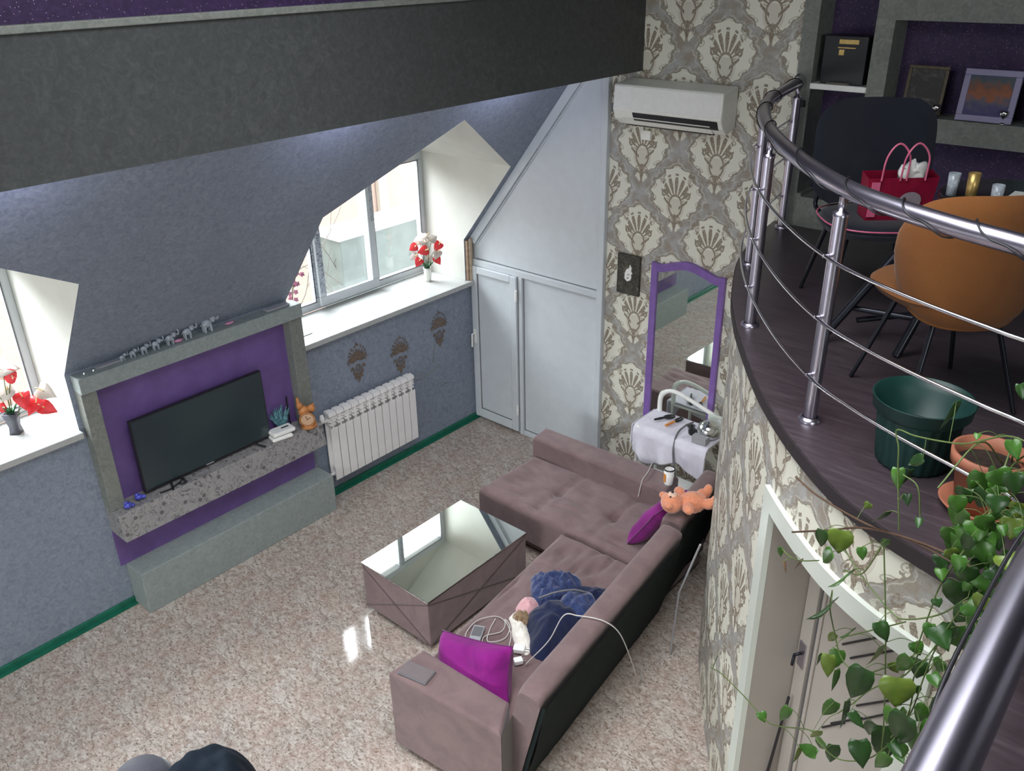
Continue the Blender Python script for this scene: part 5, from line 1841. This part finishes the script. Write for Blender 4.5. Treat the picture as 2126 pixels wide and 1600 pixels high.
VEG = {"leaves":[[4.645,-3.289,2.552,4.645,-3.279,2.474,0.039],[4.682,-3.226,2.534,4.69,-3.239,2.448,0.08],[4.691,-3.303,2.498,4.642,-3.254,2.399,0.045],[4.758,-3.327,2.468,4.702,-3.281,2.336,0.05],[4.708,-3.273,2.289,4.633,-3.207,2.109,0.03],[4.883,-3.376,2.374,4.922,-3.381,2.319,0.047],[4.767,-3.2,2.155,4.728,-3.156,2.053,0.029],[4.714,-3.195,2.103,4.688,-3.171,2.029,0.029],[4.753,-3.352,2.147,4.766,-3.364,2.057,0.047],[4.741,-3.218,2.063,4.746,-3.244,1.994,0.053],[4.656,-3.128,1.924,4.655,-3.114,1.853,0.025],[4.881,-3.413,2.214,4.86,-3.423,2.071,0.08],[4.974,-3.403,2.228,4.996,-3.434,2.14,0.101],[4.748,-3.159,1.783,4.711,-3.156,1.674,0.05],[4.829,-3.336,1.98,4.842,-3.35,1.867,0.04],[4.86,-3.38,1.989,4.914,-3.389,1.959,0.034],[4.876,-3.258,2.187,4.852,-3.229,2.057,0.02],[4.758,-3.252,2.008,4.764,-3.257,1.91,0.02],[4.457,-3.077,1.461,4.487,-3.091,1.434,0.041],[4.614,-3.223,1.713,4.583,-3.22,1.61,0.038],[4.751,-3.306,1.764,4.727,-3.271,1.67,0.037],[4.736,-3.172,1.591,4.72,-3.149,1.511,0.045],[4.728,-3.185,1.523,4.632,-3.131,1.463,0.046],[4.645,-3.126,1.443,4.641,-3.129,1.348,0.02],[4.795,-3.244,1.674,4.797,-3.239,1.569,0.05],[4.9,-3.372,1.885,4.942,-3.412,1.817,0.07],[4.95,-3.294,1.918,4.98,-3.301,1.76,0.088],[5.038,-3.491,2.191,5.028,-3.474,2.035,0.084],[4.905,-3.238,1.853,4.891,-3.217,1.759,0.054],[4.988,-3.438,2.138,4.979,-3.444,2.071,0.043],[4.789,-3.363,2.598,4.803,-3.37,2.558,0.03],[4.81,-3.19,2.538,4.801,-3.176,2.492,0.027],[4.478,-3.13,2.252,4.499,-3.139,2.214,0.007],[4.497,-3.017,2.201,4.477,-2.996,2.128,0.007],[4.424,-3.037,2.233,4.429,-3.033,2.184,0.021],[5.062,-3.396,2.634,5.07,-3.384,2.537,0.073],[5.143,-3.349,2.62,5.153,-3.366,2.577,0.074],[5.108,-3.472,2.633,5.153,-3.486,2.62,0.057],[5.083,-3.34,2.447,5.116,-3.345,2.377,0.087],[5.041,-3.409,2.47,5.093,-3.448,2.438,0.065],[5.011,-3.38,2.641,5.028,-3.408,2.623,0.034],[5.024,-3.395,2.725,5.041,-3.389,2.688,0.038],[5.024,-3.412,2.564,5.039,-3.423,2.546,0.03],[5.024,-3.409,2.472,5.028,-3.421,2.425,0.035],[4.971,-3.27,2.272,4.999,-3.281,2.24,0.044],[5.044,-3.458,2.38,5.031,-3.436,2.32,0.02],[5.043,-3.308,2.269,5.032,-3.289,2.177,0.027],[5.074,-3.37,2.186,5.07,-3.365,2.083,0.032],[5.023,-3.352,2.189,5.031,-3.362,2.164,0.022],[5.158,-3.383,2.752,5.202,-3.394,2.741,0.057],[5.098,-3.457,2.826,5.135,-3.474,2.761,0.055],[5.198,-3.551,2.826,5.223,-3.579,2.79,0.053],[4.935,-3.3,3.107,4.916,-3.283,3.001,0.031],[4.894,-3.336,2.935,4.85,-3.315,2.884,0.032],[4.819,-3.262,2.836,4.838,-3.288,2.779,0.038],[4.847,-3.242,2.832,4.831,-3.232,2.758,0.014],[4.85,-3.228,2.743,4.862,-3.252,2.718,0.027],[4.925,-3.362,2.764,4.933,-3.388,2.745,0.021],[4.735,-3.169,2.63,4.721,-3.17,2.602,0.026],[4.824,-3.311,2.712,4.783,-3.269,2.622,0.034],[5.031,-3.456,3.114,5.034,-3.474,3.106,0.017],[5.091,-3.337,3.065,5.117,-3.367,3.027,0.04],[5.094,-3.476,3.278,5.111,-3.487,3.245,0.024],[5.022,-3.397,2.921,5.017,-3.385,2.87,0.04],[5.04,-3.309,2.932,5.031,-3.304,2.839,0.06],[5.095,-3.492,3.052,5.127,-3.493,3.014,0.059],[5.072,-3.405,2.937,5.06,-3.391,2.869,0.049],[5.109,-3.464,2.969,5.12,-3.488,2.929,0.052],[5.133,-3.512,3.068,5.153,-3.511,3.008,0.046],[5.004,-3.364,2.77,5.022,-3.35,2.7,0.051],[5.053,-3.408,2.822,5.062,-3.428,2.765,0.054],[5.092,-3.487,2.915,5.107,-3.474,2.86,0.048],[5.115,-3.416,2.864,5.13,-3.404,2.798,0.049],[5.149,-3.429,2.9,5.159,-3.45,2.848,0.053],[4.993,-3.333,2.655,5.02,-3.36,2.622,0.048],[5.068,-3.498,2.784,5.079,-3.517,2.738,0.04],[5.096,-3.363,2.733,5.127,-3.394,2.697,0.061],[5.168,-3.533,2.854,5.194,-3.564,2.835,0.056],[5.147,-3.347,2.902,5.159,-3.331,2.828,0.05],[5.034,-3.353,2.926,5.035,-3.354,2.888,0.023],[5.165,-3.435,2.56,5.2,-3.431,2.519,0.043],[5.12,-3.459,2.922,5.11,-3.462,2.891,0.023],[5.249,-3.507,2.71,5.284,-3.52,2.683,0.041],[5.116,-3.439,2.712,5.151,-3.462,2.681,0.059],[5.056,-3.318,2.62,5.08,-3.326,2.58,0.036],[5.073,-3.34,2.943,5.117,-3.342,2.918,0.051],[5.153,-3.496,2.601,5.172,-3.496,2.539,0.059],[5.123,-3.401,2.816,5.138,-3.398,2.77,0.032],[5.138,-3.456,2.624,5.119,-3.431,2.574,0.028],[5.103,-3.452,2.767,5.107,-3.435,2.71,0.042],[5.083,-3.505,2.856,5.064,-3.482,2.787,0.037],[5.144,-3.493,2.691,5.14,-3.493,2.635,0.048],[5.114,-3.414,2.612,5.129,-3.412,2.572,0.03],[5.066,-3.381,2.751,5.036,-3.379,2.697,0.054],[5.241,-3.484,2.744,5.263,-3.493,2.74,0.022],[5.244,-3.431,2.688,5.249,-3.439,2.624,0.056],[5.16,-3.384,2.89,5.147,-3.377,2.841,0.031],[5.172,-3.482,2.57,5.17,-3.483,2.535,0.02],[5.109,-3.443,2.617,5.109,-3.445,2.571,0.028],[5.204,-3.406,2.851,5.198,-3.423,2.829,0.021],[5.1,-3.459,2.686,5.089,-3.464,2.656,0.026],[5.159,-3.535,2.579,5.139,-3.525,2.517,0.046],[5.173,-3.42,2.511,5.179,-3.414,2.462,0.032],[5.032,-3.357,2.744,5.014,-3.34,2.662,0.06],[5.076,-3.377,2.993,5.066,-3.359,2.945,0.027],[5.129,-3.432,2.568,5.115,-3.417,2.52,0.033],[5.202,-3.439,2.54,5.207,-3.448,2.474,0.057],[5.211,-3.432,2.689,5.22,-3.451,2.667,0.024],[5.251,-3.54,2.693,5.279,-3.542,2.679,0.036],[5.21,-3.532,2.809,5.238,-3.528,2.778,0.041],[5.132,-3.357,2.878,5.181,-3.399,2.874,0.043],[5.265,-3.398,2.566,5.278,-3.382,2.526,0.032],[5.131,-3.507,2.56,5.143,-3.491,2.518,0.023],[5.171,-3.482,2.799,5.205,-3.498,2.764,0.044],[5.083,-3.361,2.46,5.041,-3.332,2.371,0.045],[5.23,-3.565,2.763,5.261,-3.571,2.745,0.046],[5.092,-3.369,2.629,5.086,-3.364,2.552,0.06],[5.139,-3.484,2.808,5.121,-3.468,2.77,0.026],[5.167,-3.371,2.551,5.182,-3.389,2.53,0.029],[5.177,-3.376,2.765,5.141,-3.342,2.689,0.057],[5.046,-3.302,2.644,5.049,-3.325,2.59,0.047],[5.082,-3.402,2.755,5.111,-3.425,2.758,0.023],[5.203,-3.476,2.63,5.216,-3.501,2.601,0.044],[5.131,-3.405,3.01,5.155,-3.409,2.994,0.027],[5.189,-3.494,2.895,5.208,-3.48,2.863,0.033],[5.03,-3.365,2.904,5.04,-3.381,2.87,0.035],[5.231,-3.489,2.755,5.21,-3.481,2.714,0.034],[5.168,-3.535,2.748,5.173,-3.535,2.714,0.023],[5.184,-3.502,2.932,5.219,-3.511,2.894,0.053],[5.17,-3.372,2.708,5.164,-3.364,2.632,0.052],[5.178,-3.399,2.9,5.215,-3.393,2.866,0.049],[5.077,-3.371,2.932,5.101,-3.365,2.898,0.037],[5.104,-3.416,2.581,5.083,-3.418,2.51,0.05],[5.138,-3.489,2.907,5.153,-3.511,2.892,0.025],[5.171,-3.416,2.973,5.189,-3.431,2.947,0.03],[5.257,-3.559,2.748,5.29,-3.566,2.718,0.056],[5.094,-3.501,2.763,5.101,-3.487,2.7,0.049],[5.242,-3.56,2.663,5.225,-3.57,2.616,0.046],[5.201,-3.556,2.833,5.227,-3.58,2.826,0.038],[5.135,-3.478,2.762,5.174,-3.491,2.745,0.041],[5.072,-3.454,2.871,5.101,-3.482,2.83,0.062],[5.108,-3.441,2.839,5.134,-3.457,2.824,0.031],[5.023,-3.473,2.937,5.035,-3.469,2.881,0.045],[5.16,-3.416,2.524,5.173,-3.401,2.477,0.025],[5.278,-3.565,2.676,5.312,-3.582,2.669,0.038],[5.037,-3.429,2.88,5.016,-3.409,2.8,0.06],[5.069,-3.348,2.316,5.062,-3.343,2.259,0.042],[5.031,-3.467,2.048,5.053,-3.47,1.999,0.052],[5.009,-3.367,2.094,4.997,-3.358,2.036,0.021],[5.0,-3.447,2.359,4.966,-3.415,2.252,0.044],[5.16,-3.518,2.233,5.184,-3.507,2.174,0.052],[5.155,-3.484,2.192,5.173,-3.503,2.148,0.049],[5.068,-3.403,2.175,5.051,-3.406,2.098,0.048],[4.927,-3.3,2.182,4.954,-3.297,2.15,0.031],[5.124,-3.406,2.024,5.122,-3.394,1.951,0.036],[5.005,-3.424,1.941,4.97,-3.411,1.837,0.043],[5.027,-3.423,1.973,5.057,-3.457,1.976,0.034],[5.083,-3.469,2.126,5.07,-3.476,2.053,0.061],[5.15,-3.535,2.127,5.183,-3.566,2.134,0.042],[5.136,-3.485,2.246,5.118,-3.471,2.167,0.05],[5.033,-3.395,2.067,5.073,-3.424,2.06,0.032],[5.07,-3.466,2.352,5.107,-3.499,2.344,0.037],[5.151,-3.491,2.242,5.151,-3.498,2.174,0.056],[5.164,-3.401,2.038,5.188,-3.416,1.995,0.048],[5.101,-3.362,1.896,5.103,-3.369,1.853,0.034],[5.051,-3.338,2.087,5.063,-3.322,2.026,0.028],[5.014,-3.475,2.047,5.058,-3.51,2.048,0.035],[5.175,-3.416,2.09,5.18,-3.398,2.034,0.031],[5.103,-3.486,2.206,5.079,-3.488,2.138,0.032],[5.008,-3.314,2.255,5.01,-3.329,2.187,0.057],[5.109,-3.493,2.377,5.113,-3.497,2.319,0.029],[5.079,-3.37,1.893,5.112,-3.365,1.829,0.046],[5.317,-3.423,2.145,5.349,-3.432,2.089,0.049],[5.266,-3.531,2.317,5.316,-3.554,2.287,0.055],[5.288,-3.443,2.147,5.297,-3.46,2.068,0.052],[5.314,-3.422,2.213,5.338,-3.435,2.159,0.044],[5.283,-3.432,2.243,5.278,-3.409,2.139,0.044],[5.315,-3.447,2.263,5.345,-3.47,2.235,0.04],[5.321,-3.454,2.269,5.303,-3.427,2.168,0.042],[5.333,-3.509,2.253,5.375,-3.516,2.217,0.047],[5.269,-3.503,2.248,5.284,-3.512,2.156,0.057],[5.272,-3.53,2.287,5.307,-3.56,2.274,0.04]],"vines":[[[5.155,-3.446,3.121],[5.087,-3.417,3.11],[5.001,-3.379,3.04],[4.939,-3.35,3.009],[4.856,-3.308,2.978],[4.798,-3.278,2.963],[4.815,-3.287,2.914],[4.825,-3.292,2.856],[4.849,-3.305,2.757],[4.869,-3.315,2.67]],[[4.45,-3.063,2.559],[4.566,-3.141,2.568],[4.764,-3.259,2.612],[4.924,-3.343,2.67],[5.069,-3.41,2.689],[5.149,-3.443,2.695]],[[4.474,-3.08,2.348],[4.628,-3.18,2.483],[4.75,-3.251,2.588],[4.893,-3.328,2.663],[5.051,-3.402,2.708],[5.147,-3.443,2.702],[5.217,-3.47,2.725]],[[4.656,-3.197,2.505],[4.717,-3.233,2.46],[4.804,-3.281,2.42],[4.901,-3.331,2.393],[4.949,-3.355,2.408],[5.039,-3.396,2.504],[5.1,-3.423,2.616]],[[5.12,-3.431,2.925],[5.088,-3.418,2.844],[5.027,-3.391,2.623],[5.012,-3.384,2.49],[5.002,-3.38,2.354]],[[4.685,-3.214,2.286],[4.688,-3.216,2.217],[4.722,-3.236,2.146],[4.763,-3.259,2.081],[4.817,-3.288,2.073],[4.916,-3.339,2.154]],[[4.077,-2.762,1.222],[4.18,-2.854,1.314],[4.362,-2.999,1.407],[4.488,-3.089,1.447],[4.566,-3.141,1.513],[4.698,-3.221,1.657],[4.746,-3.249,1.655],[4.832,-3.296,1.678],[4.932,-3.347,1.799],[4.995,-3.376,1.949],[5.023,-3.389,2.064],[5.023,-3.389,2.184],[5.015,-3.386,2.254],[5.057,-3.404,2.423]],[[4.832,-3.296,2.59],[4.88,-3.321,2.392],[4.921,-3.341,2.199],[4.958,-3.359,1.993],[4.973,-3.366,1.88]],[[5.012,-3.384,2.345],[4.988,-3.373,2.227],[4.895,-3.329,2.072],[4.842,-3.301,1.95],[4.797,-3.277,1.856]],[[5.16,-3.447,2.758],[5.095,-3.421,2.578],[5.057,-3.404,2.423],[5.042,-3.398,2.28],[5.03,-3.392,2.112],[4.991,-3.375,1.966]],[[4.44,-3.056,2.242],[4.481,-3.084,2.246],[4.539,-3.123,2.281],[4.611,-3.169,2.345]],[[4.826,-3.293,2.576],[4.781,-3.269,2.438],[4.714,-3.231,2.395]],[[5.164,-3.449,3.038],[5.12,-3.431,2.925],[5.085,-3.417,2.796]],[[4.126,-2.806,1.358],[4.098,-2.781,1.249]],[[4.845,-3.303,2.845],[4.895,-3.328,2.838],[4.921,-3.341,2.758]],[[4.775,-3.265,2.177],[4.951,-3.356,2.4]],[[4.883,-3.322,2.131],[4.99,-3.374,2.296],[4.998,-3.378,2.37]],[[5.264,-3.487,2.405],[5.243,-3.48,2.296],[5.235,-3.477,2.214],[5.273,-3.491,2.198]],[[5.226,-3.473,2.314],[5.289,-3.497,2.27],[5.344,-3.515,2.237]]]}
tp = thing('trailing_pothos', (5.0, -2.75, ZM), 'trailing green pothos in a terracotta pot spilling over the balcony edge', 'potted plant')
TC2 = (4.965, -2.775, ZM + .004)
MB().lathe([(0, 0), (.075, 0), (.10, .16), (.115, .162), (.118, .205), (.108, .205), (.10, .165), (.07, .02), (0, .02)], (TC2[0], TC2[1], TC2[2] + .012), 36).build('pot', G['terracotta'], tp)
MB().lathe([(0, 0), (.10, 0), (.125, .03), (.118, .032), (.095, .008), (0, .008)], TC2, 36).build('saucer', G['terracotta'], tp)
MB().lathe([(0, .17), (.105, .17)], TC2, 30).build('soil', G['soil'], tp)
for i, v in enumerate(VEG['vines']):
    nm = G['stembrown'] if i in (1, 2, 17, 18) else G['stem']
    MB().tube(spline(v, 5), .0036 if i in (1, 2) else .0024, 5).build('stem', nm, tp)
camp = Vector((5.404, -5.611, 4.2))
rs = random.Random(3)
for i, (ax, ay, az, bx_, by_, bz_, w_) in enumerate(VEG['leaves']):
    a, b = Vector((ax, ay, az)), Vector((bx_, by_, bz_))
    L = (b - a).length
    tilt = Vector((rs.uniform(-.5, .5), rs.uniform(-.7, .1), rs.uniform(-.1, .7)))
    nrm = ((camp - a).normalized() * .9 + tilt * .6).normalized()
    if w_ / max(L, .01) < .35:
        nrm = (nrm + Vector((.8, .3, 0))).normalized()
    m_ = frame_between(a, b, nrm)
    hv, hf = heartleaf(L, max(w_, L * .3), .3)
    k = rs.random()
    mk = 'leaf' if k < .5 else 'leafdark' if k < .82 else 'leafyellow'
    if w_ < .012:
        mk = 'leafbrown'
    thick(MB().add(hv, hf, True, m_).build('leaf', G[mk], tp), .0008)
vine_pts = [p for v in VEG['vines'] for p in spline(v, 5)]
mb = MB()
for (ax, ay, az, bx_, by_, bz_, w_) in VEG['leaves']:
    a = Vector((ax, ay, az))
    q = min(vine_pts, key=lambda p: (p - a).length_squared)
    d_ = (q - a).length
    if .008 < d_ < .16:
        c_ = (a + q) / 2 + Vector((0, 0, d_ * .18))
        mb.tube(spline([q, c_, a], 3), .0012, 4)
mb.build('petiole', G['stem'], tp)['kind'] = 'stuff'
mb = MB()
for (p, q) in (((5.02, -2.72, 2.68), (5.04, -3.0, 2.75)), ((5.0, -2.75, 2.68), (4.9, -3.1, 2.72)), ((5.03, -2.7, 2.68), (5.2, -3.15, 2.78)), ((5.05, -2.7, 2.68), (5.05, -3.2, 2.62))):
    c_ = (Vector(p) + Vector(q)) / 2 + Vector((0, 0, .12))
    mb.tube(spline([p, c_, q], 6), .003, 5)
mb.build('stem', G['stem'], tp)

# ================================================================== LOOSE THINGS ON THE LOWER FLOOR
o = thing('mop', (3.3, -1.6, 0), 'thin grey metal rod standing bent behind the sofa back', 'rod')
MB().tube([(3.27, -1.66, .01), (3.275, -1.62, .50), (3.42, -1.68, .98)], .007, 8).build('rod', G['lightgrey'], o)
RB = LM @ Vector((.042, -.05, 1.03))
RE = LM @ Vector((-.02, -.12, .05))
o = thing('floor_mop', RE, 'black-handled mop leaning on the door under the balcony', 'mop')
MB().tube([RB, LM @ Vector((.01, -.08, .45)), RE], [.007, .008, .01], 8).build('handle', G['black'], o)
MB().ball(tuple(RE), (.05, .08, .03), 12, 8).build('mop_head', G['greyplastic'], o)

ck = thing('coat_pile', (2.15, -4.4, 0), 'dark navy coat piled over a low pouf at the lower edge of the view', 'coat')
MB().lathe([(0, .002), (.24, .002), (.26, .04), (.26, .26), (.2, .32), (0, .33)], (2.13, -4.45, 0), 28).build('pouf', G['coat'], ck)
heap([(1.78, -4.40), (1.80, -4.22), (1.86, -4.08), (1.97, -4.0), (2.1, -4.02), (2.22, -4.08), (2.42, -4.06), (2.58, -4.2), (2.55, -4.6), (2.2, -4.85), (1.85, -4.7)], .0, .46, 16, .06, 5, 3.4, 8, 11).build('coat', G['coat'], ck)
o = thing('footstool', (1.68, -4.50, 0), 'small dark grey round footstool left of the navy coat', 'stool')
MB().lathe([(0, .002), (.15, .002), (.16, .03), (.16, .20), (.13, .25), (0, .26)], (1.68, -4.50, 0), 28).build('cushion', fabric('grey_violet_cloth', (.05, .05, .07), (.07, .07, .09)), o)
MB().tube([(1.68 + .161 * math.cos(t), -4.50 + .161 * math.sin(t), .19) for t in [2 * PI * i / 32 for i in range(32)]], .005, 6, closed=True).build('piping', G['greyplastic'], o)

# ================================================================== OUTSIDE
o = thing('neighbour_building', (-6, -1, -2), 'peach stuccoed neighbouring building with beige upper boards outside the window', 'building')
bx(-6.2, -6.0, -9, 6.5, -4, 3.6).build('wall', G['peach'], o)
mb = MB()
for k in range(8):
    bx(-5.98, -5.94, 1.0, 4.0, 1.0 + k * .33, 1.31 + k * .33).build('board', G['beige'], o)
bx(-5.98, -5.9, 3.9, 4.1, -1, 3.6).build('corner_post', G['beige'], o)
bx(-5.98, -5.93, -2.4, -1.2, -1.0, .8).build('shutter', plain('pink_shutter', (.8, .42, .36), .8), o)
bx(-6.0, -.7, -9, 6.5, -3.0, -2.9).build('yard', G['beige'], o)
o = thing('outdoor_unit', (-2.2, .7, .3), 'white-topped grey metal box standing outside the right window', 'outdoor box')
bx(-2.0, -1.62, -.28, 1.5, -.2, 1.57).build('box_body', G['outgrey'], o, bevel=.01)
bx(-2.03, -1.58, -.32, 1.55, 1.57, 1.62).build('box_lid', plain('white_lid', (.9, .9, .88), .6), o, bevel=.01)
for z in (-2.9,):
    for x, y in ((-1.95, -.2), (-1.67, -.2), (-1.95, 1.4), (-1.67, 1.4)):
        MB().tube([(x, y, -2.9), (x, y, -.2)], .03, 8).build('leg', G['outgrey'], o)
o = thing('bare_shrub', (-2.3, -.9, -2.9), 'bare twiggy shrub outside behind the middle window sash', 'shrub')
rs = random.Random(5)
mb = MB()


def twig(p, d, L, r, dep):
    q = p + d * L
    m_ = (p + q) / 2 + Vector((rs.uniform(-1, 1), rs.uniform(-1, 1), rs.uniform(-1, 1))) * L * .12
    mb.tube(spline([p, m_, q], 3), r, 5)
    if dep:
        for k in range(3):
            nd = (d + Vector((rs.uniform(-.8, .8), rs.uniform(-.8, .8), rs.uniform(-.2, .8)))).normalized()
            twig(q if k else m_, nd, L * .68, r * .6, dep - 1)


twig(Vector((-1.5, -.95, -2.9)), Vector((0, 0, 1)), 2.0, .024, 4)
mb.build('twigs', G['twig'], o)
